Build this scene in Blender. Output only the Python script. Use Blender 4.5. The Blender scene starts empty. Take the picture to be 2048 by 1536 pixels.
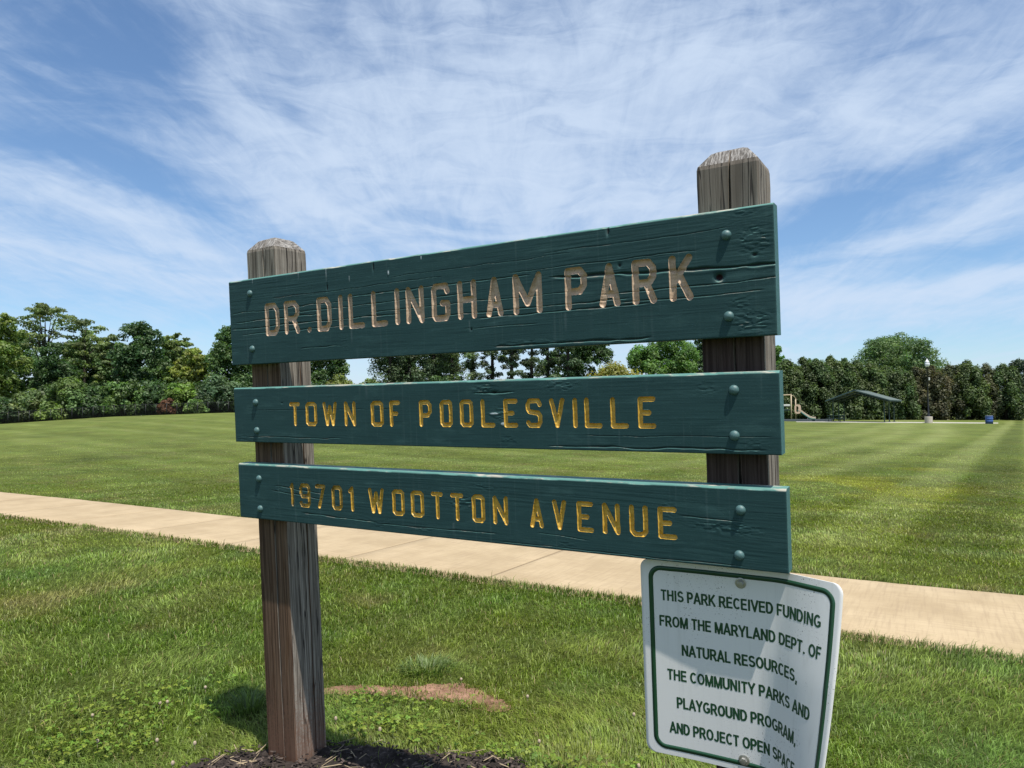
import bpy, math, random
import numpy as np
from mathutils import Matrix, Vector
S = bpy.context.scene
COL = S.collection
rad = math.radians

# ------------------------------------------------------------------ camera, sky, sun, exposure
ALPHA = math.atan(.07)                       # the sign leans about 4 degrees towards the road
PIV = np.array([.11, .1, 0.])
RX = np.array([[1, 0, 0], [0, math.cos(ALPHA), -math.sin(ALPHA)], [0, math.sin(ALPHA), math.cos(ALPHA)]])
def tow(v): return RX @ (np.array(v, float) - PIV) + PIV      # sign frame -> world
F = 1429.75
CR = RX @ np.array([0.86191618, 0.50565456, -0.03760272])
CU = RX @ np.array([0.02426155, 0.03294702, 0.99916258])
CW = RX @ np.array([-0.50647002, 0.8621067, -0.01612961])
CAM = tow([2.06278, -1.62689, 1.31381])
cam = bpy.data.objects.new('camera', bpy.data.cameras.new('camera'))
COL.objects.link(cam)
M = Matrix.Identity(4)
for i in range(3):
    M[i][0], M[i][1], M[i][2], M[i][3] = CR[i], CU[i], -CW[i], CAM[i]
cam.matrix_world = M
cam.data.sensor_fit = 'HORIZONTAL'; cam.data.sensor_width = 36; cam.data.lens = 36 * F / 2048
cam.data.clip_start = .05; cam.data.clip_end = 3000
S.camera = cam

SUN = RX @ np.array([.36, -.148, 1.]); SUN /= np.linalg.norm(SUN)
EL = math.asin(SUN[2]); AZ = math.atan2(SUN[0], SUN[1])
sl = bpy.data.lights.new('sun', 'SUN'); sl.energy = 5.0; sl.angle = rad(.53); sl.color = (1, .95, .87)
sun = bpy.data.objects.new('sun', sl); COL.objects.link(sun)
sun.rotation_euler = Vector(-SUN).to_track_quat('-Z', 'Y').to_euler()
S.view_settings.view_transform = 'Standard'; S.view_settings.look = 'None'
S.view_settings.exposure = 0.33; S.view_settings.gamma = 1
S.view_settings.use_curve_mapping = False
S.cycles.max_bounces = 6; S.cycles.diffuse_bounces = 3; S.cycles.glossy_bounces = 2
S.cycles.transmission_bounces = 4; S.cycles.transparent_max_bounces = 8

class NT:
    """small helper for building node trees"""
    def __init__(s, tree): s.t = tree; s.n = tree.nodes; s.l = tree.links
    def new(s, typ, **kw):
        nd = s.n.new(typ)
        for k, v in kw.items(): setattr(nd, k, v)
        return nd
    def put(s, sock, v):
        if isinstance(v, bpy.types.NodeSocket): s.l.new(v, sock)
        elif v is not None:
            if hasattr(sock.default_value, '__len__') and not hasattr(v, '__len__'): v = (v,) * len(sock.default_value)
            if hasattr(v, '__len__') and len(v) == 3 and len(sock.default_value) == 4: v = tuple(v) + (1,)
            sock.default_value = v
    def m(s, op, a, b=None, c=None, clamp=False):
        nd = s.new('ShaderNodeMath', operation=op, use_clamp=clamp)
        s.put(nd.inputs[0], a); s.put(nd.inputs[1], b)
        if c is not None: s.put(nd.inputs[2], c)
        return nd.outputs[0]
    def v(s, op, a, b=None):
        nd = s.new('ShaderNodeVectorMath', operation=op)
        s.put(nd.inputs[0], a); s.put(nd.inputs[1], b)
        return nd.outputs['Value'] if op in ('DOT_PRODUCT', 'LENGTH') else nd.outputs[0]
    def mix(s, f, a, b, blend='MIX'):
        nd = s.new('ShaderNodeMix', data_type='RGBA', blend_type=blend)
        s.put(nd.inputs['Factor'], f); s.put(nd.inputs['A'], None)
        s.put(nd.inputs[6], a); s.put(nd.inputs[7], b)
        return nd.outputs[2]
    def noise(s, vec, scale=1, detail=4, rough=.55, dist=0, dim='3D'):
        nd = s.new('ShaderNodeTexNoise', noise_dimensions=dim)
        if vec is not None: s.l.new(vec, nd.inputs['Vector'])
        s.put(nd.inputs['Scale'], scale); s.put(nd.inputs['Detail'], detail)
        s.put(nd.inputs['Roughness'], rough); s.put(nd.inputs['Distortion'], dist)
        return nd.outputs[0]
    def step(s, x, a, b, lo=0., hi=1.):
        nd = s.new('ShaderNodeMapRange', interpolation_type='SMOOTHSTEP')
        s.put(nd.inputs[0], x); s.put(nd.inputs[1], a); s.put(nd.inputs[2], b)
        s.put(nd.inputs[3], lo); s.put(nd.inputs[4], hi)
        return nd.outputs[0]
    def mapv(s, vec, scale=(1, 1, 1), loc=(0, 0, 0), rot=(0, 0, 0)):
        nd = s.new('ShaderNodeMapping')
        s.l.new(vec, nd.inputs[0]); s.put(nd.inputs['Scale'], scale); s.put(nd.inputs['Location'], loc); s.put(nd.inputs['Rotation'], rot)
        return nd.outputs[0]
    def comb(s, x, y, z):
        nd = s.new('ShaderNodeCombineXYZ')
        for i, q in enumerate((x, y, z)): s.put(nd.inputs[i], q)
        return nd.outputs[0]

# sky: Nishita air with a high veil of cirrus, laid out by azimuth and elevation (degrees)
W = bpy.data.worlds.new('World'); S.world = W; W.use_nodes = True
n = NT(W.node_tree); W.node_tree.nodes.clear()
sky = n.new('ShaderNodeTexSky', sky_type='NISHITA', sun_disc=False, sun_elevation=EL, sun_rotation=AZ, altitude=100)
sky.air_density = 1.0; sky.dust_density = .6; sky.ozone_density = 2.2
gen = n.new('ShaderNodeTexCoord').outputs['Generated']
sep = n.new('ShaderNodeSeparateXYZ'); n.l.new(gen, sep.inputs[0])
azd = n.m('MULTIPLY', n.m('ARCTAN2', sep.outputs[0], sep.outputs[1]), 57.2958)
eld = n.m('MULTIPLY', n.m('ARCSINE', sep.outputs[2]), 57.2958)
wob = n.noise(n.comb(n.m('MULTIPLY', azd, .06), n.m('MULTIPLY', eld, .16), 0.), 1, 4, .6)
wob2 = n.noise(n.comb(n.m('MULTIPLY', azd, .06), n.m('MULTIPLY', eld, .16), 7.3), 1, 4, .6)
azw = n.m('ADD', azd, n.m('MULTIPLY', n.m('SUBTRACT', wob, .5), 9.))
elw = n.m('ADD', eld, n.m('MULTIPLY', n.m('SUBTRACT', wob2, .5), 5.))
SKY_BLOBS = [  # azimuth, elevation, half length, half height, tilt (deg, + falls to the right), weight
 (-59.4, 24.3, 10.57, 3.88, 8, -0.75), (-62.6, 17.8, 5.11, 1.09, 13, -0.6), (-56.0, 16.0, 5.44, 1.16, 20, -0.6), (-48.7, 22.3, 2.67, 0.76, 25, -0.45), (-65.4, 16.9, 3.96, 0.99, 8, -0.4), (-3.5, 15.7, 8.60, 1.61, -14, -0.75), (-8.6, 14.3, 4.10, 1.30, -10, -0.6), (1.3, 10.0, 7.52, 0.82, -9, -0.7), (-57.4, 6.9, 11.44, 1.29, 3, -0.55), (2.8, 4.7, 8.72, 1.21, -2, -0.6), (-34.6, 15.6, 5.19, 0.56, 3, -0.35), (-64.6, 9.0, 3.99, 0.73, 5, -0.35), (-15.3, 29.2, 3.10, 2.32, 30, -0.25), (-6.6, 12.0, 4.40, 0.92, -8, -0.35), (-39.5, 19.4, 13.06, 3.76, 12, 0.5), (-27.3, 24.2, 15.20, 5.20, 5, 0.28), (-64.9, 19.3, 5.98, 1.33, 14, 0.35), (-59.1, 13.7, 8.46, 0.85, 22, 0.55), (-4.3, 8.6, 11.89, 0.94, -5, 0.75), (2.1, 19.1, 7.47, 2.38, -20, 0.5), (-60.6, 9.1, 11.46, 1.39, 4, 0.42), (-17.3, 25.9, 12.50, 4.30, -10, 0.28), (-6.8, 19.3, 10.30, 1.84, -15, 0.35), (-53.4, 25.1, 4.44, 1.85, 40, 0.4), (-24.1, 15.7, 7.97, 2.39, 0, 0.3), (-46.4, 16.4, 7.71, 1.16, 18, 0.4), (-1.7, 12.5, 8.80, 0.56, -8, 0.4), 
]
cov = 0.0
for (a0, e0, sx, sy, rt, amp) in SKY_BLOBS:
    c, s_ = math.cos(rad(-rt)), math.sin(rad(-rt))
    dx = n.m('SUBTRACT', azw, a0); dy = n.m('SUBTRACT', elw, e0)
    u = n.m('MULTIPLY_ADD', dx, c / sx, n.m('MULTIPLY', dy, s_ / sx))
    w_ = n.m('MULTIPLY_ADD', dx, -s_ / sy, n.m('MULTIPLY', dy, c / sy))
    q = n.m('MULTIPLY_ADD', u, u, n.m('MULTIPLY', w_, w_))
    g = n.m('MULTIPLY', n.m('EXPONENT', n.m('MULTIPLY', q, -.7)), amp)
    cov = n.m('ADD', g, cov)
# streaks of ice cloud drawn out by the wind, on a layer high overhead
den = n.m('ADD', n.m('MAXIMUM', sep.outputs[2], 0.), .12)
pl = n.comb(n.m('DIVIDE', sep.outputs[0], den), n.m('DIVIDE', sep.outputs[1], den), 0.)
plr = n.mapv(pl, rot=(0, 0, rad(62)))
st1 = n.noise(n.mapv(plr, scale=(.55, 1.5, 1)), 1.0, 8, .6, 1.4)
st2 = n.noise(n.mapv(plr, scale=(1.5, 4.5, 1), loc=(3, 1, 0)), 1.3, 8, .62, 1.8)
st3 = n.noise(n.mapv(plr, scale=(.35, .5, 1), loc=(9, 4, 0)), 1.0, 5, .55, .6)
nz = n.m('ADD', n.m('MULTIPLY', n.m('SUBTRACT', st1, .5), 1.25), n.m('ADD', n.m('MULTIPLY', n.m('SUBTRACT', st2, .5), 1.35), n.m('MULTIPLY', n.m('SUBTRACT', st3, .5), .8)))
wis = n.noise(n.comb(n.m('MULTIPLY', azw, .085), n.m('MULTIPLY', elw, .34), 2.), 1., 10, .62, 1.0)
wis2 = n.noise(n.comb(n.m('MULTIPLY', azw, .34), n.m('MULTIPLY', elw, .85), 5.), 1., 8, .7, 1.2)
nz = n.m('ADD', n.m('MULTIPLY', nz, .75), n.m('ADD', n.m('MULTIPLY', n.m('SUBTRACT', wis, .5), 1.5), n.m('MULTIPLY', n.m('SUBTRACT', wis2, .5), .35)))
cv = n.m('ADD', n.m('ADD', n.m('MULTIPLY', cov, 1.0), nz), n.m('ADD', .62, n.step(eld, 11., 2., 0., .30)))
alpha = n.m('MULTIPLY', n.step(cv, -.15, 1.5), .9)
alpha = n.m('MULTIPLY', alpha, n.step(sep.outputs[2], -.02, .04))
skyc = n.mix(1., sky.outputs[0], (.95, 1.09, 1.19), 'MULTIPLY')
col = n.mix(alpha, skyc, (5.0, 5.95, 7.35))
bg = n.new('ShaderNodeBackground'); n.put(bg.inputs[0], col); n.put(bg.inputs[1], .102)
out = n.new('ShaderNodeOutputWorld'); n.l.new(bg.outputs[0], out.inputs[0])
W.cycles.sampling_method = 'MANUAL'; W.cycles.sample_map_resolution = 512

# ------------------------------------------------------------------ materials
def new_mat(name):
    m = bpy.data.materials.new(name); m.use_nodes = True
    m.node_tree.nodes.clear(); t = NT(m.node_tree)
    o = t.new('ShaderNodeOutputMaterial')
    return m, t, o
def princ(t, o, color, rough=.6, spec=.4, metal=0., normal=None):
    p = t.new('ShaderNodeBsdfPrincipled')
    t.put(p.inputs['Base Color'], color); t.put(p.inputs['Roughness'], rough)
    t.put(p.inputs['Specular IOR Level'], spec); t.put(p.inputs['Metallic'], metal)
    if normal is not None: t.l.new(normal, p.inputs['Normal'])
    t.l.new(p.outputs[0], o.inputs[0]); return p
def bump(t, h, dist=.001, strength=1., normal=None):
    b = t.new('ShaderNodeBump'); t.put(b.inputs['Strength'], strength); t.put(b.inputs['Distance'], dist)
    t.l.new(h, b.inputs['Height'])
    if normal is not None: t.l.new(normal, b.inputs['Normal'])
    return b.outputs[0]
def attr(t, name):
    return t.new('ShaderNodeAttribute', attribute_name=name)
def objc(t): return t.new('ShaderNodeTexCoord').outputs['Object']

def simple(name, color, rough=.6, spec=.4, metal=0., var=.15, scale=8., bmp=0.):
    m, t, o = new_mat(name); c = objc(t)
    nz = t.noise(c, scale, 5, .6)
    k = t.m('MULTIPLY_ADD', nz, 2 * var, 1 - var)
    colr = t.mix(1., color, t.comb(k, k, k), 'MULTIPLY')
    nm = bump(t, t.noise(c, scale * 6, 4), bmp) if bmp else None
    princ(t, o, colr, rough, spec, metal, nm)
    return m

def foliage_mat(name, trans=.35, rough=.5, gloss=.06):
    m, t, o = new_mat(name)
    a = attr(t, 'col').outputs['Color']
    d = t.new('ShaderNodeBsdfDiffuse'); t.l.new(a, d.inputs[0])
    tr = t.new('ShaderNodeBsdfTranslucent')
    t.l.new(t.mix(1., a, (1.15, 1.25, .55), 'MULTIPLY'), tr.inputs[0])
    mx = t.new('ShaderNodeMixShader'); mx.inputs[0].default_value = trans
    t.l.new(d.outputs[0], mx.inputs[1]); t.l.new(tr.outputs[0], mx.inputs[2])
    g = t.new('ShaderNodeBsdfGlossy'); g.inputs['Roughness'].default_value = rough; g.inputs[0].default_value = (.9, .95, .8, 1)
    m2 = t.new('ShaderNodeMixShader'); m2.inputs[0].default_value = gloss
    t.l.new(mx.outputs[0], m2.inputs[1]); t.l.new(g.outputs[0], m2.inputs[2])
    t.l.new(m2.outputs[0], o.inputs[0]); return m
LEAF = foliage_mat('leaf', .44, .55, .03)
GRASS = foliage_mat('grass_blade', .40, .5, .025)
def bark_mat(name, c1, c2):
    m, t, o = new_mat(name); c = objc(t)
    nz = t.noise(t.mapv(c, scale=(6, 6, 1.2)), 2, 6, .65)
    princ(t, o, t.mix(nz, c1, c2), .9, .2, 0, bump(t, nz, .03))
    return m
BARK = bark_mat('bark', (.02, .017, .013), (.10, .085, .065))
PINEBARK = bark_mat('pine_bark', (.012, .011, .01), (.05, .042, .035))

# green painted, weathered boards
def board_mat():
    m, t, o = new_mat('green_paint'); c = objc(t)
    at = t.new('ShaderNodeSeparateColor'); t.l.new(attr(t, 'wear').outputs['Color'], at.inputs[0])
    n1 = t.noise(t.mapv(c, scale=(3, 3, 14)), 1.5, 6, .6)
    n2 = t.noise(t.mapv(c, scale=(5, 40, 300)), 1., 6, .68, .35)
    n3 = t.noise(c, 190, 3, .6)
    base = t.mix(n1, (.015, .045, .047), (.027, .073, .074))
    base = t.mix(t.m('MULTIPLY', t.step(n2, .50, .72), .75), base, (.008, .026, .03))
    base = t.mix(t.m('MULTIPLY', t.step(t.noise(t.mapv(c, scale=(2, 9, 9)), 3., 6, .7), .50, .72), .5), base, (.055, .12, .118))
    spk = t.noise(t.mapv(c, scale=(1, 1, 1)), 420, 2, .5)
    base = t.mix(t.step(spk, .70, .76), base, (.10, .20, .20))
    nrm = t.new('ShaderNodeNewGeometry')
    # normal in the board's own frame: upper edges and ends are chalky, worn to wood in places
    ts = t.new('ShaderNodeVectorTransform', vector_type='NORMAL', convert_from='WORLD', convert_to='OBJECT')
    t.l.new(nrm.outputs['True Normal'], ts.inputs[0])
    sp = t.new('ShaderNodeSeparateXYZ'); t.l.new(ts.outputs[0], sp.inputs[0])
    top = t.step(sp.outputs[2], .25, .7); end = t.step(sp.outputs[0], .75, .95)
    wn = t.noise(t.mapv(c, scale=(5, 30, 30)), 2.2, 7, .68)
    chalk = t.mix(t.step(wn, .50, .62), (.10, .235, .205), (.42, .40, .33))
    base = t.mix(t.m('MULTIPLY', top, .92), base, chalk)
    base = t.mix(t.m('MULTIPLY', end, t.m('MULTIPLY_ADD', n3, .9, .15)), base, (.075, .19, .185))
    base = t.mix(at.outputs[0], base, (.50, .56, .58))        # white drips and scuffs
    base = t.mix(at.outputs[1], base, (.012, .018, .02))      # dirt in cracks
    base = t.mix(at.outputs[2], base, (.03, .012, .016))      # plugged hole
    h = t.m('ADD', t.m('MULTIPLY', n2, .7), t.m('MULTIPLY', n3, .3))
    drp = t.noise(t.mapv(c, scale=(70, 9, 2.5)), 1., 4, .6)
    base = t.mix(t.m('MULTIPLY', t.step(drp, .56, .78), .22), base, (.14, .20, .20))
    rg = t.m('MULTIPLY_ADD', n3, .35, .5)
    princ(t, o, base, rg, .2, 0, bump(t, h, .0006, .9))
    return m
PAINT = board_mat()
def gilt(name, c1, c2, rough, spec, wr_=.62):
    m, t, o = new_mat(name); c = objc(t)
    n1 = t.noise(t.mapv(c, scale=(40, 40, 90)), 1.4, 5, .65); n2 = t.noise(c, 260, 3)
    colr = t.mix(t.step(n1, .35, .72), c1, c2)
    n4 = t.noise(c, 75, 4, .65)
    colr = t.mix(t.step(n2, .64, .74), colr, (.05, .04, .03)); colr = t.mix(t.m('MULTIPLY', t.step(n4, wr_, wr_ + .12), .8), colr, (.055, .045, .025))
    princ(t, o, colr, rough, spec, 0, bump(t, n1, .0006, .6)); return m
GOLD = gilt('gold_paint', (.50, .29, .035), (.66, .43, .08), .38, .5)
WORN = gilt('worn_gold_paint', (.33, .20, .03), (.52, .33, .06), .45, .4, .52)
BRONZE = gilt('faded_gold_paint', (.42, .30, .205), (.58, .44, .32), .5, .4)
BOLTP = simple('painted_bolt', (.065, .135, .135), .45, .5, 0, .35, 160, .0004)

def post_mat(name, brown_front):
    m, t, o = new_mat(name); c = objc(t)
    sp = t.new('ShaderNodeSeparateXYZ'); t.l.new(c, sp.inputs[0])
    g1 = t.noise(t.mapv(c, scale=(130, 130, 2.2)), 1., 7, .66, .5)
    g2 = t.noise(t.mapv(c, scale=(420, 420, 9)), 1., 4, .6)
    g3 = t.noise(t.mapv(c, scale=(14, 14, 1.5)), 1., 5, .6)
    colr = t.mix(t.step(g1, .33, .68), (.085, .073, .060), (.31, .275, .232))
    colr = t.mix(t.step(g2, .58, .75), colr, (.05, .04, .036))
    colr = t.mix(t.m('MULTIPLY', t.step(g3, .45, .7), .5), colr, (.25, .20, .155))
    ck = t.noise(t.mapv(c, scale=(42, 42, 1.3)), 1., 3, .5, .35)
    crk = t.step(t.m('ABSOLUTE', t.m('SUBTRACT', ck, .5)), .022, .006)
    colr = t.mix(t.m('MULTIPLY', crk, .85), colr, (.022, .018, .016))
    if brown_front:   # front stained brown, carried up between the boards to paint in their shade, mud splashed up from the bed
        ts = t.new('ShaderNodeVectorTransform', vector_type='NORMAL', convert_from='WORLD', convert_to='OBJECT')
        t.l.new(t.new('ShaderNodeNewGeometry').outputs['True Normal'], ts.inputs[0])
        s2 = t.new('ShaderNodeSeparateXYZ'); t.l.new(ts.outputs[0], s2.inputs[0])
        fr = t.step(s2.outputs[1], -.4, -.8)
        lowf = t.step(t.m('ADD', sp.outputs[2], t.m('MULTIPLY', g3, .06)), 1.42, 1.38)
        stain_shade = t.mix(t.step(g1, .35, .7), (.045, .022, .012), (.17, .095, .052))
        colr = t.mix(t.m('MULTIPLY', t.m('MULTIPLY', fr, lowf), .85), colr, stain_shade)
        mud = t.step(t.m('SUBTRACT', t.m('MULTIPLY', t.noise(c, 150, 4, .7), .75), sp.outputs[2]), .05, .42)
        colr = t.mix(t.m('MULTIPLY', mud, .8), colr, (.16, .085, .055))
    else:
        dk = t.step(sp.outputs[2], 1.43, 1.39)  # height mask for the boards' painted shade, below the top board
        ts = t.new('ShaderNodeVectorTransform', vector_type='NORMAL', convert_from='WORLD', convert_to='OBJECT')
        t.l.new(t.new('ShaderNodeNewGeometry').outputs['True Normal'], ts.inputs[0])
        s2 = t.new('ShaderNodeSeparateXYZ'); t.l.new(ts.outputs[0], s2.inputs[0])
        colr = t.mix(t.m('MULTIPLY', t.step(s2.outputs[1], -.4, -.8), .35), colr, (.06, .05, .046))  # whole front toned darker, painting in its weaker sun
        colr = t.mix(t.m('MULTIPLY', t.m('MULTIPLY', dk, t.step(s2.outputs[1], -.4, -.8)), .9), colr, t.mix(t.step(g1, .35, .7), (.026, .015, .013), (.075, .048, .042)))  # shadow cast by the boards, painted dark brown on the front
    tc = t.new('ShaderNodeVectorTransform', vector_type='NORMAL', convert_from='WORLD', convert_to='OBJECT')
    t.l.new(t.new('ShaderNodeNewGeometry').outputs['True Normal'], tc.inputs[0])
    s3 = t.new('ShaderNodeSeparateXYZ'); t.l.new(tc.outputs[0], s3.inputs[0])
    eg = t.noise(t.mapv(c, scale=(260, 60, 20)), 1., 5, .65)          # open end grain on the sawn cap
    colr = t.mix(t.m('MULTIPLY', t.step(s3.outputs[2], .2, .5), .8), colr, t.mix(t.step(eg, .4, .65), (.09, .082, .075), (.36, .345, .325)))
    h = t.m('ADD', t.m('MULTIPLY', g1, .8), t.m('MULTIPLY', g2, .3))
    princ(t, o, colr, .85, .15, 0, bump(t, t.m('SUBTRACT', h, t.m('MULTIPLY', crk, 1.2)), .0005, .8))
    return m
POSTL = post_mat('weathered_post_timber', True)
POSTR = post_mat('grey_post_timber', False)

def sheet_mat():
    m, t, o = new_mat('white_sheet_metal'); c = objc(t)
    st = t.noise(t.mapv(c, scale=(60, 60, 2)), 1., 4, .6)
    sk = t.noise(c, 300, 2, .5); bl = t.noise(t.mapv(c, scale=(9, 9, 4)), 1.2, 5, .6)
    colr = t.mix(t.m('MULTIPLY', t.step(st, .5, .8), .32), (.72, .71, .69), (.46, .45, .43))
    colr = t.mix(t.m('MULTIPLY', t.step(sk, .63, .70), t.step(bl, .46, .66)), colr, (.12, .10, .09))
    princ(t, o, colr, .34, .5); return m
SHEET = sheet_mat()
SGREEN = simple('dark_green_vinyl', (.012, .058, .026), .35, .5, 0, .15, 12)
SBACK = simple('bare_aluminium', (.5, .5, .5), .45, .5, .9)
ZINC = simple('zinc_bolt', (.42, .41, .38), .42, .5, .75, .3, 120, .0003)

def path_mat():
    m, t, o = new_mat('broomed_concrete'); c = objc(t)
    b1 = t.noise(t.mapv(c, scale=(48, 2.5, 1)), 1., 5, .65); b2 = t.noise(t.mapv(c, scale=(3, 60, 1)), 1., 4, .6)
    a = t.noise(c, 1.6, 6, .62); f = t.noise(c, 220, 3, .6); sp_ = t.noise(c, 14, 5, .7)
    colr = t.mix(t.step(a, .3, .72), (.345, .262, .156), (.455, .355, .222))
    colr = t.mix(t.m('MULTIPLY', t.step(b1, .45, .68), .42), colr, (.27, .20, .125))
    colr = t.mix(t.m('MULTIPLY', t.step(b2, .47, .68), .42), colr, (.29, .215, .135))
    colr = t.mix(t.m('MULTIPLY', t.step(f, .55, .75), .3), colr, (.28, .22, .16))
    colr = t.mix(t.m('MULTIPLY', t.step(sp_, .62, .75), .3), colr, (.36, .27, .18))
    dm = t.new('ShaderNodeSeparateColor'); t.l.new(attr(t, 'wear').outputs['Color'], dm.inputs[0])
    colr = t.mix(dm.outputs[0], colr, (.13, .095, .06))
    h = t.m('ADD', t.m('MULTIPLY', b1, .5), t.m('ADD', t.m('MULTIPLY', b2, .6), t.m('MULTIPLY', f, .5)))
    princ(t, o, colr, .88, .2, 0, bump(t, h, .003, .7)); return m
CONC = path_mat()

def soil_mat(name, c1, c2, sc=40., bm=.006):
    m, t, o = new_mat(name); c = objc(t)
    a = t.noise(c, sc, 7, .7); b = t.noise(c, sc * .15, 4)
    princ(t, o, t.mix(t.step(t.m('MULTIPLY_ADD', b, .5, t.m('MULTIPLY', a, .5)), .35, .65), c1, c2), .95, .1, 0, bump(t, a, bm)); return m
MULCH = soil_mat('mulch_soil', (.018, .014, .012), (.06, .048, .042))
CLAY = soil_mat('red_clay_soil', (.14, .078, .048), (.33, .195, .13), 45.)

def chip_mat(name):
    m, t, o = new_mat(name)
    c = attr(t, 'col').outputs['Color']
    princ(t, o, c, .85, .2); return m
CHIP = chip_mat('bark_chip')

def lawn_mat():
    m, t, o = new_mat('lawn_ground'); c = objc(t)
    a = attr(t, 'col').outputs['Color']
    f1 = t.noise(c, 2.5, 6, .7); f2 = t.noise(c, 22, 5, .7)
    k = t.m('MULTIPLY_ADD', f1, .9, t.m('MULTIPLY_ADD', f2, .7, .2))
    princ(t, o, t.mix(1., a, t.comb(k, k, k), 'MULTIPLY'), .95, .1, 0, bump(t, f2, .04)); return m
LAWN = lawn_mat()

# ------------------------------------------------------------------ object helpers
def link(o, parent=None, **props):
    COL.objects.link(o)
    if parent is not None: o.parent = parent
    for k, v in props.items(): o[k] = v
    return o
def thing(name, label, cat, loc=(0, 0, 0), rot=(0, 0, 0), group=None):
    o = bpy.data.objects.new(name, None); o.location = loc; o.rotation_euler = rot
    o.empty_display_size = .2
    link(o, None, label=label, category=cat)
    if group: o['group'] = group
    return o
def npmesh(name, V, Fc, mat, parent=None, smooth=False, col=None, attrname='col', **props):
    """V (n,3); Fc (m,k) equal-sized faces, or a list of such arrays"""
    V = np.asarray(V, np.float32)
    fs = [np.asarray(f, np.int32) for f in (Fc if isinstance(Fc, list) else [Fc]) if len(f)]
    me = bpy.data.meshes.new(name)
    me.vertices.add(len(V)); me.vertices.foreach_set('co', V.ravel())
    idx = np.concatenate([f.ravel() for f in fs]); tot = np.concatenate([np.full(len(f), f.shape[1], np.int32) for f in fs])
    st = np.concatenate([[0], np.cumsum(tot)[:-1]]).astype(np.int32)
    me.loops.add(len(idx)); me.loops.foreach_set('vertex_index', idx)
    me.polygons.add(len(tot)); me.polygons.foreach_set('loop_start', st); me.polygons.foreach_set('loop_total', tot)
    if smooth: me.polygons.foreach_set('use_smooth', np.ones(len(tot), bool))
    if col is not None:
        a = me.attributes.new(attrname, 'FLOAT_COLOR', 'POINT')
        c4 = np.ones((len(V), 4), np.float32); c4[:, :3] = col
        a.data.foreach_set('color', c4.ravel())
    me.update(calc_edges=True); me.validate()
    if mat is not None: me.materials.append(mat)
    return link(bpy.data.objects.new(name, me), parent, **props)

class MB:
    """collects quads and n-gons into one mesh"""
    def __init__(s): s.v = []; s.f = []
    def add(s, V, Fc):
        b = len(s.v); s.v += [tuple(map(float, q)) for q in V]; s.f += [tuple(b + i for i in f) for f in Fc]
    def box(s, c, d, R=None, bev=0.):
        x, y, z = (q / 2 for q in d); b = min(bev, x, y, z)
        if b <= 0:
            V = [(i * x, j * y, k * z) for i in (-1, 1) for j in (-1, 1) for k in (-1, 1)]
            Fc = [(0, 1, 3, 2), (4, 6, 7, 5), (0, 4, 5, 1), (2, 3, 7, 6), (0, 2, 6, 4), (1, 5, 7, 3)]
        else:
            def ring(zz, o_): return [(-x + o_, -y, zz), (x - o_, -y, zz), (x, -y + o_, zz), (x, y - o_, zz), (x - o_, y, zz), (-x + o_, y, zz), (-x, y - o_, zz), (-x, -y + o_, zz)]
            def small(zz): return [(-x + b, -y + b, zz), (x - b, -y + b, zz), (x - b, -y + b, zz), (x - b, y - b, zz), (x - b, y - b, zz), (-x + b, y - b, zz), (-x + b, y - b, zz), (-x + b, -y + b, zz)]
            V = small(-z) + ring(-z + b, b) + ring(z - b, b) + small(z); Fc = []
            for k in range(3):
                for i in range(8):
                    j = (i + 1) % 8; Fc.append((k * 8 + i, k * 8 + j, k * 8 + 8 + j, k * 8 + 8 + i))
            Fc += [(7, 5, 3, 1)[0:4], (24 + 1, 24 + 3, 24 + 5, 24 + 7)]
        V = np.array(V)
        if R is not None: V = V @ np.array(R).T
        s.add(V + np.array(c), Fc)
    def tube(s, pts, rs, k=8, cap=True):
        pts = [np.array(p, float) for p in pts]; rs = rs if hasattr(rs, '__len__') else [rs] * len(pts)
        V = []; prev = None
        for i, p in enumerate(pts):
            d = pts[min(i + 1, len(pts) - 1)] - pts[max(i - 1, 0)]; d /= (np.linalg.norm(d) + 1e-9)
            if prev is None: a = np.cross(d, [0, 0, 1.] if abs(d[2]) < .9 else [1., 0, 0])
            else: a = prev - d * (prev @ d)
            a /= np.linalg.norm(a) + 1e-9; prev = a; b = np.cross(d, a)
            V += [p + rs[i] * (a * math.cos(2 * math.pi * j / k) + b * math.sin(2 * math.pi * j / k)) for j in range(k)]
        Fc = [(i * k + j, i * k + (j + 1) % k, (i + 1) * k + (j + 1) % k, (i + 1) * k + j) for i in range(len(pts) - 1) for j in range(k)]
        if cap: Fc += [tuple(range(k))[::-1], tuple((len(pts) - 1) * k + j for j in range(k))]
        s.add(V, Fc)
    def lathe(s, prof, k=16, c=(0, 0, 0), R=None):
        V = [(r * math.cos(2 * math.pi * j / k), r * math.sin(2 * math.pi * j / k), z) for r, z in prof for j in range(k)]
        Fc = [(i * k + j, i * k + (j + 1) % k, (i + 1) * k + (j + 1) % k, (i + 1) * k + j) for i in range(len(prof) - 1) for j in range(k)]
        Fc += [tuple(range(k))[::-1], tuple((len(prof) - 1) * k + j for j in range(k))]
        V = np.array(V)
        if R is not None: V = V @ np.array(R).T
        s.add(V + np.array(c), Fc)
    def build(s, name, mat, parent=None, smooth=False, **props):
        me = bpy.data.meshes.new(name); me.from_pydata(s.v, [], s.f); me.update(); me.validate()
        if smooth: me.polygons.foreach_set('use_smooth', [len(p.vertices) < 6 or True for p in me.polygons])
        me.materials.append(mat)
        return link(bpy.data.objects.new(name, me), parent, **props)

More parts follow.
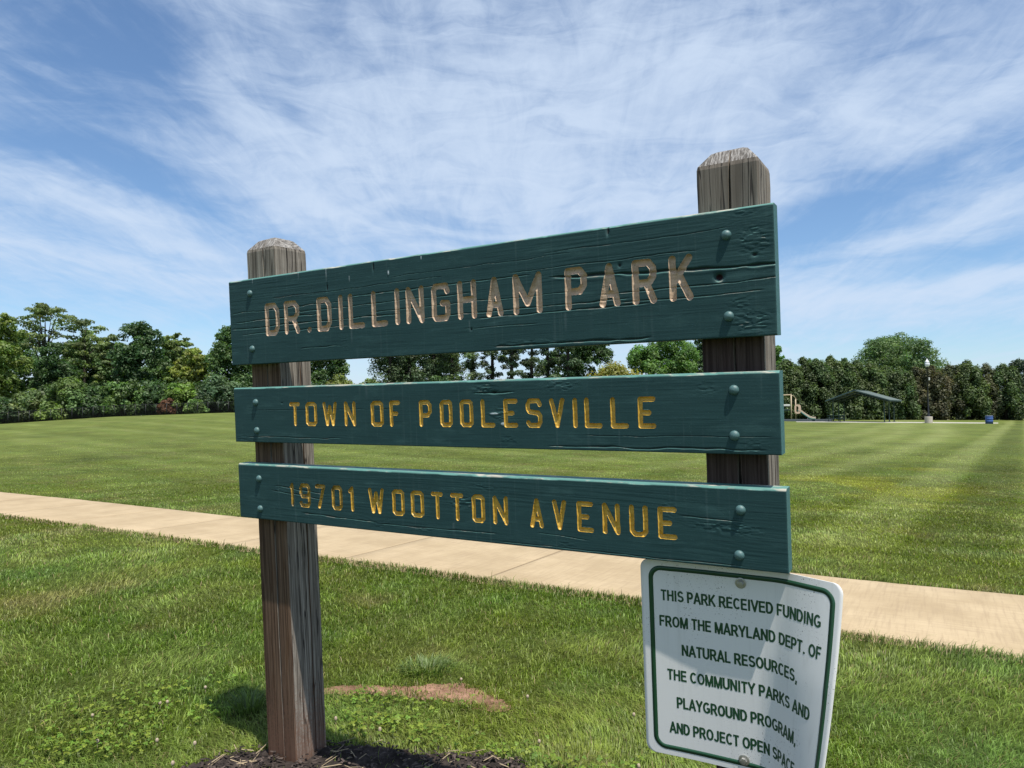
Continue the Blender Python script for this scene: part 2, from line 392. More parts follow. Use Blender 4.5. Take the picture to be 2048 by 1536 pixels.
def vnoise(x, y, seed=0):
    """smooth value noise in 0..1"""
    xi = np.floor(x).astype(np.int64); yi = np.floor(y).astype(np.int64); fx = x - xi; fy = y - yi
    fx = fx * fx * (3 - 2 * fx); fy = fy * fy * (3 - 2 * fy)
    def hsh(a, b):
        h = (a * 374761393 + b * 668265263 + seed * 362437) & 0xffffffff
        h = ((h ^ (h >> 13)) * 1274126177) & 0xffffffff
        return ((h ^ (h >> 16)) & 0xffff) / 65535.
    return (hsh(xi, yi) * (1 - fx) + hsh(xi + 1, yi) * fx) * (1 - fy) + (hsh(xi, yi + 1) * (1 - fx) + hsh(xi + 1, yi + 1) * fx) * fy
def fbm(x, y, seed=0, o=4):
    r = 0; a = .5; tot = 0
    for i in range(o): r = r + a * vnoise(x * 2 ** i, y * 2 ** i, seed + i); tot += a; a *= .55
    return r / tot
def sstep(x, a, b):
    t = np.clip((np.asarray(x, float) - a) / (b - a), 0, 1); return t * t * (3 - 2 * t)

# ------------------------------------------------------------------ terrain
def bear(px, py=830.):   # direction (world) seen past a mark in the photograph, depth 1
    return CW + CR * ((px - 1024) / F) - CU * ((py - 768) / F)
FW = np.array([CW[0], CW[1]]); FW /= np.linalg.norm(FW); RT = np.array([FW[1], -FW[0]])
EDGE = [(-700, 852, 860), (-300, 850, 856), (0, 848, 851), (120, 840, 842), (230, 833, 835), (460, 825, 827), (760, 827, 828), (1100, 833, 832), (1580, 845, 839), (2048, 848, 840), (2500, 848, 841)]
_q = np.array([[(p - 1024) / F, CAM[2] + bear(p, a)[2] * 80, CAM[2] + bear(p, b)[2] * 97] for p, a, b in EDGE])
def ground(x, y):
    x = np.asarray(x, float); y = np.asarray(y, float)
    dx, dy = x - CAM[0], y - CAM[1]
    D = dx * FW[0] + dy * FW[1]; L = dx * RT[0] + dy * RT[1]
    t = np.where(D > 1, L / np.maximum(D, 1), 0)
    e1 = np.interp(t, _q[:, 0], _q[:, 1]); e2 = np.interp(t, _q[:, 0], _q[:, 2])
    z = e1 * sstep(D, 14, 82) + (e2 - e1) * np.clip((D - 80) / 17, 0, 1) * (D > 80)
    return z + .03 * (fbm(x * .35, y * .35, 5, 3) - .5) * sstep(D, 5, 12)
def at(px, D):           # a point on the ground at depth D in the direction of a mark
    d = bear(px); p = CAM + d * D
    return np.array([p[0], p[1], float(ground(p[0], p[1]))])

PATH_N, PATH_F = 2.66, 4.02
def in_mulch(x, y):
    ym = np.interp(x, [-.2, -.07, .11, .37, .55, .71, .85, .92, 1.0, 1.2, 1.5, 1.75, 1.95, 2.1], [-.3, .06, .25, .36, .41, .49, .52, .40, .1, .05, .1, .3, .2, -.2])
    ym = ym - .07 + .06 * (fbm(x * 9, y * 9, 3, 3) - .5)
    return (y < ym) & (y > -.55) & (x > -.2) & (x < 2.1)
def soil_d(x, y):        # signed distance-like value to the bare arc of clay, < 0 inside
    xs = [-.3, -.13, .03, .12, .27, .42, .52]; yc = [.54, .66, .73, .81, .86, .83, .82]; hw = [.01, .035, .03, .05, .07, .05, .01]
    d = np.abs(y - np.interp(x, xs, yc)) - np.interp(x, xs, hw)
    d = np.maximum(d, np.maximum(-.3 - x, x - .54))
    return d + .10 * (fbm(x * 14, y * 14, 9, 3) - .5)
def tone(x, y):
    """mowing bands: +1 light, -1 dark"""
    s = np.zeros_like(x)
    # long bands running away on the right, and arcs of an earlier cut further left
    a = x - 1.4 + .045 * (y - 8)
    far = sstep(y, 4.2, 6)
    wob_ = 1.6 * (fbm(x * .12, y * .12, 17, 2) - .5)
    rt_ = sstep(x - .05 * y + wob_, -6., -3.)
    qq = x - .09 * y; s += far * sstep(qq + .3 * wob_, -.2, .7) * np.tanh(2.4 * np.cos((qq - .8) * 2 * math.pi / 1.8)) * .95
    q = x * .296 + y * .955 + wob_
    s += far * (1 - rt_) * (.24 * np.tanh(2 * np.sin(q * 2 * math.pi / 4.2)) + .22 * np.sin(q * 2 * math.pi / 1.9))
    for xo, am in ((0., 1.), (-1.5, .8), (-3.3, .7), (-5.6, .5)):
        xl = np.interp(y, [12, 13.5, 19.5, 30, 47], [-.35, -.1, .6, 1.5, 2.6]) + xo - .02 * (y - 12) * (xo < 0); ww = .26 + .011 * y
        s += am * 1.1 * np.exp(-((x - xl) / ww) ** 2) * sstep(y, 10, 14)
    return s
def lawn_colour(x, y):
    p = fbm(x * .8, y * .8, 21, 4); q = fbm(x * 2.6 + 9, y * 2.6, 33, 3); dry = fbm(x * 1.7, y * 1.7 + 5, 44, 4); D = np.hypot(x - CAM[0], y - CAM[1])
    near = 1 - sstep(D, 6, 16)
    c = np.stack([.143 + .05 * (p - .5), .186 + .05 * (q - .5), .036 + 0 * p], -1)
    yel = sstep(p, .52, .72)[..., None]; blu = sstep(q, .55, .75)[..., None] * near[..., None]; dr = sstep(dry, .60, .80)[..., None]
    c = c * (1 - .55 * yel) + np.array([.155, .20, .028]) * .55 * yel
    c = c * (1 - .25 * blu) + np.array([.10, .165, .055]) * .25 * blu
    c = c * (1 - .5 * dr) + np.array([.22, .175, .075]) * .5 * dr
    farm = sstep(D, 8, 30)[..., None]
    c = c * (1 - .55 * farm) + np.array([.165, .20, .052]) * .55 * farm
    yf = (sstep(fbm(x * .55, y * .55, 71, 3), .5, .65) * sstep(y, 6, 9) * (1 - sstep(y, 13, 22)) * sstep(x, -3, -.5) * (1 - sstep(x, 2.2, 3.2)))[..., None]
    c = c * (1 - .6 * yf) + np.array([.26, .27, .022]) * .6 * yf
    mot = fbm(x * .45, y * .45, 91, 4) - .5 + .6 * (fbm(x * 1.8, y * 1.8, 95, 3) - .5)
    tn = tone(x, y); sv = np.clip(tn, 0, 1.3)[..., None]; c = c * (1 - .4 * sv) + np.array([.215, .23, .095]) * .4 * sv
    return c * (1 + .24 * tn + .55 * mot * sstep(D, 6, 20) * 1.2)[..., None]

rs = np.random.RandomState(11)
# ground: rings around the viewpoint reaching past the horizon
rr = np.concatenate([[0.], np.geomspace(.6, 130, 210), np.geomspace(140, 2500, 14)])
th = np.linspace(0, 2 * math.pi, 361)[:-1]
# finer spokes towards the park
th = np.sort(np.concatenate([np.linspace(rad(-80), rad(25), 420), np.linspace(rad(25), rad(280), 122)[1:-1]]))
RR, TH = np.meshgrid(rr, th, indexing='ij')
GX = CAM[0] + RR * np.sin(TH); GY = CAM[1] + RR * np.cos(TH); GZ = ground(GX, GY)
GZ = GZ - .035 * ((GY > PATH_N - .05) & (GY < PATH_F + .05)) 
nr, nt = RR.shape; ii = np.arange(nr - 1)[:, None] * nt; jj = np.arange(nt)[None]; j2 = (jj + 1) % nt
Q = np.stack([ii + jj, ii + nt + jj, ii + nt + j2, ii + j2], -1).reshape(-1, 4)[:, ::-1]
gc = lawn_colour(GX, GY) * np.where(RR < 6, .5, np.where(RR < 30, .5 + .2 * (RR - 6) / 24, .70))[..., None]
V = np.stack([GX, GY, GZ], -1).reshape(-1, 3)
npmesh('ground', V, Q, LAWN, smooth=True, col=gc.reshape(-1, 3), kind='structure')

# concrete path parallel to the sign, with tooled joints
JX = [-2.17 + 1.405 * k for k in range(-24, 20) if k != 3]
xs = np.unique(np.concatenate([np.arange(-36, 26, .12)] + [np.array([j - .014, j - .006, j, j + .006, j + .014]) for j in JX]))
NE_ = ([-40, -8, -5.3, -3.3, -1.67, .36, 1.6, 2.4, 26], [2.66, 2.68, 2.68, 2.66, 2.73, 2.72, 2.62, 2.58, 2.6])
FE_ = ([-40, -10.5, -7.4, -5.1, 1.2, 1.8, 2.55, 26], [3.95, 3.93, 4.0, 3.95, 4.02, 4.02, 4.06, 4.06])
def yedge(x, y0, k): return np.interp(x, *(NE_ if y0 < 3.5 else FE_)) + .03 * (fbm(x * 1.3, 0 * x + k, 8, 3) - .5) + .02 * (fbm(x * 9, 0 * x + k, 18, 2) - .5)
yn = yedge(xs, PATH_N, 1.); yf = yedge(xs, PATH_F, 5.)
ts_ = np.array([0, .004, .012, .2, .4, .6, .8, .988, .996, 1.])
edge_drop = np.array([-.09, -.004, 0, 0, 0, 0, 0, 0, -.004, -.09])
PX = np.repeat(xs[:, None], len(ts_), 1); PY = yn[:, None] + (yf - yn)[:, None] * ts_[None]
jd = np.min(np.abs(PX[..., None] - np.array(JX)), -1)
PZ = .012 + edge_drop[None] - .009 * np.clip(1 - jd / .013, 0, 1)
nx, ny = PX.shape; a = np.arange(nx - 1)[:, None] * ny; b = np.arange(ny - 1)[None]
Q = np.stack([a + b, a + ny + b, a + ny + b + 1, a + b + 1], -1).reshape(-1, 4)
wear = np.zeros((nx * ny, 3)); wear[:, 0] = (np.clip(1.25 - jd / .012, 0, 1) * .95).ravel()
npmesh('path', np.stack([PX, PY, PZ + ground(PX, PY)], -1).reshape(-1, 3), Q, CONC, col=wear, attrname='wear', kind='structure')

# mulch bed and bare clay, as lumpy sheets
def patch(name, x0, x1, y0, y1, h, test, mat, zf):
    X, Y = np.meshgrid(np.arange(x0, x1, h), np.arange(y0, y1, h), indexing='ij')
    keep = test(X, Y); Z = zf(X, Y); nx, ny = X.shape
    a = np.arange(nx - 1)[:, None] * ny; b = np.arange(ny - 1)[None]
    Q = np.stack([a + b, a + ny + b, a + ny + b + 1, a + b + 1], -1).reshape(-1, 4)
    kk = keep.ravel(); Q = Q[kk[Q].all(1)]
    used = np.unique(Q); mp = np.full(nx * ny, -1); mp[used] = np.arange(len(used))
    V = np.stack([X, Y, Z], -1).reshape(-1, 3)[used]
    return npmesh(name, V, mp[Q], mat, smooth=True, kind='structure')
patch('mulch_bed', -.25, 2.15, -.6, .7, .012, in_mulch, MULCH, lambda x, y: .006 + .022 * fbm(x * 25, y * 25, 2, 4))
patch('bare_soil', -.4, .65, .35, 1.1, .01, lambda x, y: soil_d(x, y) < .035, CLAY, lambda x, y: .003 + .010 * fbm(x * 30, y * 30, 4, 4) * sstep(-soil_d(x, y), -.03, .03))

# ------------------------------------------------------------------ lawn blades
def near_sign_tone(x, y): return 1.
def blades(P, h, w, lean, az, colr, tipk=1.1):
    N = len(P); up = np.array([0, 0, 1.])
    d = np.stack([np.cos(az), np.sin(az), 0 * az], -1)                 # lean direction
    fa = az + math.pi / 2 + (rs.rand(N) - .5) * 1.2
    s = np.stack([np.cos(fa), np.sin(fa), 0 * fa], -1) * (w / 2)[:, None]
    mid = P + up * (h * .58)[:, None] + d * (h * lean * .35)[:, None]
    tip = P + up * (h * (1 - .35 * lean))[:, None] + d * (h * lean)[:, None]
    V = np.stack([P - s, P + s, mid - s * .8, mid + s * .8, tip], 1).reshape(-1, 3)
    i = np.arange(N)[:, None] * 5
    T = np.concatenate([i + np.array([[0, 1, 3]]), i + np.array([[0, 3, 2]]), i + np.array([[2, 3, 4]])], 1).reshape(-1, 3)
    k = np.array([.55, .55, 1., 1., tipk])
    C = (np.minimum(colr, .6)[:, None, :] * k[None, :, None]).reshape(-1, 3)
    return V, T, C
def scatter(n, r0, r1, ex, a0=-84, a1=24):
    u = rs.rand(n); p = 2 - ex
    r = (r0 ** p + u * (r1 ** p - r0 ** p)) ** (1 / p); t = rad(a0) + rs.rand(n) * rad(a1 - a0)
    return CAM[0] + r * np.sin(t), CAM[1] + r * np.cos(t), r
xa, ya, ra = scatter(220000, .7, 3., 0.0); xb, yb, rb = scatter(850000, 3., 42., 1.85)
x = np.concatenate([xa, xb]); y = np.concatenate([ya, yb]); r = np.concatenate([ra, rb])
pn = yedge(x, PATH_N, 1.); pf = yedge(x, PATH_F, 5.)
ok = ((y < pn + .01) | (y > pf - .012)) & ~(in_mulch(x, y) & (rs.rand(len(x)) > .03)) & ((soil_d(x, y) > 0) | (rs.rand(len(x)) < .28))
ok &= rs.rand(len(x)) > sstep(r, 10, 42)
ok &= ~((x > .03) & (x < .20) & (y > .03) & (y < .2)) & ~((x > 1.58) & (x < 1.76) & (y > .03) & (y < .2))
x, y, r = x[ok], y[ok], r[ok]; pn = yedge(x, PATH_N, 1.); pf = yedge(x, PATH_F, 5.)
N = len(x)
tall = fbm(x * 1.9, y * 1.9, 61, 3); clump = vnoise(x * 14, y * 14, 62)
edge_n = np.exp(-((pn - y) / .22) ** 2) * (y < pn + .05); edge_f = np.exp(-((y - pf) / .12) ** 2) * (y > pf - .05)
h = .019 + .019 * tall + .012 * clump + .014 * edge_n + .008 * edge_f
h *= .65 + .7 * rs.rand(N); h *= np.where(rs.rand(N) < .02, 1.6, 1)
w = .0025 * np.maximum(1, (r / 2.6) ** .8) * (.7 + .6 * rs.rand(N))
h *= 1 - .55 * sstep(r, 3.5, 18)
lean = .25 + .9 * rs.rand(N) ** 1.3
flow = fbm(x * .9, y * .9, 63, 2) * 12
az = np.where(rs.rand(N) < .5, flow, rs.rand(N) * 6.283)
c = lawn_colour(x, y) * 1.45; c *= (1 - .32 * edge_n - .15 * edge_f)[:, None]
c *= (.42 + 1.12 * rs.rand(N))[:, None]; c *= (.72 + .56 * clump)[:, None]
dd = rs.rand(N) < (.05 + .05 * edge_f + .10 * np.exp(-np.maximum(soil_d(x, y), 0) / .06)); c[dd] = np.array([.30, .235, .11]) * (.6 + .7 * rs.rand(dd.sum()))[:, None]
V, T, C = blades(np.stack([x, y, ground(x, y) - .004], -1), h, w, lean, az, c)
npmesh('lawn_grass', V, T, GRASS, col=C, kind='stuff', label='mown green lawn grass with clover and dry patches', category='grass')

# clover among the grass close to the sign
x, y, r = scatter(150000, .8, 5.2, .6)
cl = .5 * fbm(x * 1.5, y * 1.5, 81, 3) + .5 * fbm(x * 5, y * 5, 82, 3) + .30 * np.exp(-((y - .40) / .30) ** 2) * (x < 1.2) * (x > -.05) + .2 * np.exp(-(((x + .5) / .5) ** 2 + ((y + .1) / .35) ** 2)) - .10 - .12 * sstep(y, .9, 2.2) + .2 * np.exp(-((y - pn.mean() + .12) / .12) ** 2) * (x > .6)
ok = (rs.rand(len(x)) < sstep(cl, .49, .95) * .62) & (y < PATH_N - .02) & ~(in_mulch(x, y) & (rs.rand(len(x)) > .04)) & (soil_d(x, y) > .01)
ok &= ~((x > .02) & (x < .21) & (y > .02) & (y < .21)); x, y, r = x[ok], y[ok], r[ok]; N = len(x)
hz = .022 + .030 * rs.rand(N) + .012 * vnoise(x * 9, y * 9, 83); R0 = .0034 + .0030 * rs.rand(N); ph = rs.rand(N) * 6.283
tl = np.stack([(rs.rand(N) - .5) * .9, (rs.rand(N) - .5) * .9], -1)
ang = np.arange(5) * 2 * math.pi / 5; Vs = []
for k in range(3):
    th0 = ph + k * 2.0944
    for a_ in ang:
        lx = R0 * (np.cos(th0) * 1.0 + .92 * np.cos(th0 + a_)); ly = R0 * (np.sin(th0) * 1.0 + .92 * np.sin(th0 + a_))
        Vs.append(np.stack([x + lx, y + ly, hz + lx * tl[:, 0] + ly * tl[:, 1] - .2 * np.hypot(lx, ly)], -1))
V = np.stack(Vs, 1).reshape(-1, 3); i = np.arange(N * 3)[:, None] * 5
cc = np.array([.165, .25, .034]) * (.6 + .75 * rs.rand(N))[:, None]; cc[:, 0] *= .8 + .5 * rs.rand(N)
npmesh('clover_patch', V, i + np.arange(5)[None], GRASS, col=np.repeat(cc, 15, 0), kind='stuff', label='low bright green clover leaves spread through the lawn', category='clover')

# two coarse tufts and the scattered clover heads
def tuft(name, label, x0, y0, n_, hh, spread, colr):
    t = thing(name, label, 'grass tuft', (x0, y0, float(ground(x0, y0))))
    a_ = rs.rand(n_) * 6.283; q = np.sqrt(rs.rand(n_)) * spread
    P = np.stack([q * np.cos(a_), q * np.sin(a_), 0 * q - .004], -1)
    V, T, C = blades(P, hh * (.6 + .6 * rs.rand(n_)), .0042 + .003 * rs.rand(n_), .35 + .6 * rs.rand(n_), a_ + (rs.rand(n_) - .5) * 1.2, np.array(colr) * (.6 + .7 * rs.rand(n_))[:, None])
    npmesh('blade_clump', V, T, GRASS, t, col=C)
tuft('grass_tuft', 'dark coarse grass tuft in the shadow left of the sign post', -.33, .26, 80, .105, .05, (.10, .15, .045))
tuft('grass_tuft', 'bluish green fine grass tuft behind the arc of bare soil', .0, 1.0, 300, .06, .12, (.13, .19, .055))
tuft('grass_tuft', 'broad bright leaved weed clump in the grass near the path', -3.9, 1.72, 70, .07, .20, (.22, .34, .04))
FLW = simple('clover_petal', (.36, .29, .21), .8, .2, 0, .4, 200)
fm = None
for k in range(18):
    fx, fy = (-.95 + 1.3 * random.Random(k).random(), -.25 + .6 * random.Random(k + 50).random()) if k < 11 else (.0 + 2.3 * random.Random(k).random(), .5 + .9 * random.Random(k + 50).random())
    if in_mulch(np.array([fx]), np.array([fy]))[0]: continue
    if fm is None:
        mb = MB(); mb.lathe([(.001, .040), (.006, .042), (.009, .048), (.0085, .055), (.005, .060), (.001, .061)], 8); mb.tube([(0, 0, 0), (.002, 0, .04)], .0012, 4)
        o = mb.build('clover_flower', FLW, None, True); fm = o.data
    else: o = link(bpy.data.objects.new('clover_flower', fm))
    o.location = (fx, fy, 0); o.scale = (.68, .68, .6 + .3 * random.Random(k).random())
    o['label'] = 'small pale pinkish clover flower head standing in the clover'; o['category'] = 'flower'; o['group'] = 'clover flowers in the grass'

# mulch chips and straw
N = 9000
x = rs.rand(N) * 2.4 - .25; y = rs.rand(N) * 1.2 - .6; ok = in_mulch(x, y); x, y = x[ok], y[ok]; N = len(x)
L_ = .008 + .022 * rs.rand(N) ** 2; Wd = .003 + .006 * rs.rand(N); a_ = rs.rand(N) * 6.283; tz = (rs.rand(N) - .5) * .9
strw = rs.rand(N) < .06; L_[strw] = .03 + .05 * rs.rand(strw.sum()); Wd[strw] = .0016
dv = np.stack([np.cos(a_) * np.cos(tz), np.sin(a_) * np.cos(tz), np.sin(tz)], -1) * (L_ / 2)[:, None]
sv = np.stack([-np.sin(a_), np.cos(a_), 0.4 * (rs.rand(N) - .5)], -1) * (Wd / 2)[:, None]
hv = np.array([0, 0, .0018])
P = np.stack([x, y, .024 + .012 * rs.rand(N)], -1)
V = np.stack([P - dv - sv, P + dv - sv, P + dv + sv, P - dv + sv, P - dv * .8 - sv + hv, P + dv * .8 - sv + hv, P + dv * .8 + sv + hv, P - dv * .8 + sv + hv], 1).reshape(-1, 3)
i = np.arange(N)[:, None] * 8
Q = np.concatenate([i + np.array([q]) for q in [(4, 5, 6, 7), (0, 1, 5, 4), (1, 2, 6, 5), (2, 3, 7, 6), (3, 0, 4, 7)]], 1).reshape(-1, 4)
cc = np.array([.05, .038, .032]) * (.4 + 1.5 * rs.rand(N) ** 1.6)[:, None]; cc[strw] = np.array([.34, .27, .17]) * (.6 + .6 * rs.rand(strw.sum()))[:, None]
npmesh('mulch_chips', V, Q, CHIP, col=np.repeat(cc, 8, 0), kind='stuff', label='dark shredded bark mulch around the sign posts', category='mulch')

# ------------------------------------------------------------------ the park sign
GLY = {
 'D': [[(0, 0), (0, 1), (.72, 1), (1, .8), (1, .2), (.72, 0), (0, 0)]],
 'R': [[(0, 0), (0, 1), (.75, 1), (1, .85), (1, .62), (.75, .46), (0, .46)], [(.62, .46), (1, 0)]],
 '.': [[(.5, 0), (.5, .01)]], 'I': [[(.5, 0), (.5, 1)]], 'L': [[(0, 1), (0, 0), (1, 0)]],
 'N': [[(0, 0), (0, 1), (1, 0), (1, 1)]],
 'G': [[(1, .83), (.88, 1), (.12, 1), (0, .9), (0, .1), (.12, 0), (.86, 0), (1, .14), (1, .45), (.62, .47)]],
 'H': [[(0, 0), (0, 1)], [(1, 0), (1, 1)], [(0, .5), (1, .5)]],
 'A': [[(0, 0), (.5, 1), (1, 0)], [(.2, .26), (.8, .26)]],
 'M': [[(0, 0), (0, 1), (.5, .22), (1, 1), (1, 0)]],
 'P': [[(0, 0), (0, 1), (.75, 1), (1, .85), (1, .58), (.75, .42), (0, .42)]],
 'K': [[(0, 0), (0, 1)], [(1, 1), (.08, .42)], [(.38, .58), (1, 0)]],
 'T': [[(0, 1), (1, 1)], [(.55, 1), (.55, 0)]],
 'O': [[(.18, 0), (0, .08), (0, .92), (.18, 1), (.82, 1), (1, .92), (1, .08), (.82, 0), (.18, 0)]],
 'W': [[(0, 1), (.24, 0), (.5, .85), (.76, 0), (1, 1)]],
 'F': [[(0, 0), (0, 1), (1, 1)], [(0, .5), (.72, .5)]],
 'E': [[(1, 1), (0, 1), (0, 0), (1, 0)], [(0, .5), (.66, .5)]],
 'S': [[(1, .84), (.86, 1), (.14, 1), (0, .86), (0, .66), (.14, .55), (.86, .5), (1, .38), (1, .14), (.86, 0), (.14, 0), (0, .12)]],
 'V': [[(0, 1), (.5, 0), (1, 1)]], 'U': [[(0, 1), (0, .12), (.2, 0), (.8, 0), (1, .12), (1, 1)]],
 '1': [[(.2, .86), (1, 1), (1, 0)]], '7': [[(0, 1), (1, 1), (.3, 0)]],
 '9': [[(1, .6), (.84, .46), (.16, .46), (0, .6), (0, .86), (.16, 1), (.84, 1), (1, .86), (1, .14), (.84, 0), (.12, 0), (0, .12)]],
 '0': [[(.2, 0), (0, .12), (0, .88), (.2, 1), (.8, 1), (1, .88), (1, .12), (.8, 0), (.2, 0)]],
}
ZT = 1.66      # top of the uppermost board in the sign's own frame
TH_ = .044
BOARDS = [
 (0.0000, 1.7770, ZT - 0.0000, ZT - 0.2860, 0.0086,
  [(c, a, b, ZT - 0.1960, ZT - 0.0895) for c, a, b in (('D', 0.1749, 0.2411), ('R', 0.2643, 0.3324), ('.', 0.3635, 0.3855), ('D', 0.4094, 0.4712), ('I', 0.5004, 0.5200), ('L', 0.5415, 0.6056), ('L', 0.6330, 0.6945), ('I', 0.7208, 0.7412), ('N', 0.7633, 0.8281), ('G', 0.8545, 0.9181), ('H', 0.9433, 1.0058), ('A', 1.0362, 1.0896), ('M', 1.1203, 1.2065), ('P', 1.2720, 1.3326), ('A', 1.3647, 1.4196), ('R', 1.4502, 1.5109), ('K', 1.5411, 1.5975))],
  [(0.106, ZT - 0.050), (0.106, ZT - 0.235), (1.675, ZT - 0.058), (1.675, ZT - 0.239)], BRONZE),
 (0.0010, 1.7780, ZT - 0.3637, ZT - 0.5477, 0.0061,
  [(c, a, b, ZT - 0.4915, ZT - 0.4155) for c, a, b in (('T', 0.2695, 0.3161), ('O', 0.3419, 0.3913), ('W', 0.4173, 0.4767), ('N', 0.5078, 0.5537), ('O', 0.6145, 0.6629), ('F', 0.6868, 0.7264), ('P', 0.7960, 0.8405), ('O', 0.8689, 0.9118), ('O', 0.9370, 0.9809), ('L', 1.0061, 1.0508), ('E', 1.0782, 1.1214), ('S', 1.1461, 1.1935), ('V', 1.2153, 1.2587), ('I', 1.2811, 1.2943), ('L', 1.3135, 1.3607), ('L', 1.3832, 1.4298), ('E', 1.4539, 1.4980))],
  [(0.111, ZT - 0.414), (0.111, ZT - 0.508), (1.681, ZT - 0.404), (1.679, ZT - 0.506)], GOLD),
 (0.0080, 1.7850, ZT - 0.6215, ZT - 0.8055, 0.0061,
  [(c, a, b, ZT - 0.7530, ZT - 0.6760) for c, a, b in (('1', 0.2538, 0.2721), ('9', 0.2983, 0.3476), ('7', 0.3696, 0.4131), ('0', 0.4398, 0.4850), ('1', 0.5078, 0.5313), ('W', 0.5906, 0.6512), ('O', 0.6829, 0.7287), ('O', 0.7526, 0.7998), ('T', 0.8265, 0.8667), ('T', 0.8925, 0.9365), ('O', 0.9647, 1.0071), ('N', 1.0328, 1.0799), ('A', 1.1470, 1.1870), ('V', 1.2131, 1.2531), ('E', 1.2825, 1.3278), ('N', 1.3520, 1.3982), ('U', 1.4227, 1.4695), ('E', 1.4942, 1.5403))],
  [(0.111, ZT - 0.670), (0.111, ZT - 0.771), (1.687, ZT - 0.673), (1.681, ZT - 0.775)], GOLD),
]
def seg_d(X, Z, p, q):
    dx, dz = q[0] - p[0], q[1] - p[1]; l2 = dx * dx + dz * dz + 1e-12
    t = np.clip(((X - p[0]) * dx + (Z - p[1]) * dz) / l2, 0, 1)
    return np.hypot(X - p[0] - t * dx, Z - p[1] - t * dz)
sign = thing('park_sign', 'tall wooden park sign of three carved green boards on two posts', 'sign')
sign.matrix_world = Matrix.Translation(Vector(PIV)) @ Matrix.Rotation(ALPHA, 4, 'X') @ Matrix.Translation(Vector(-PIV))

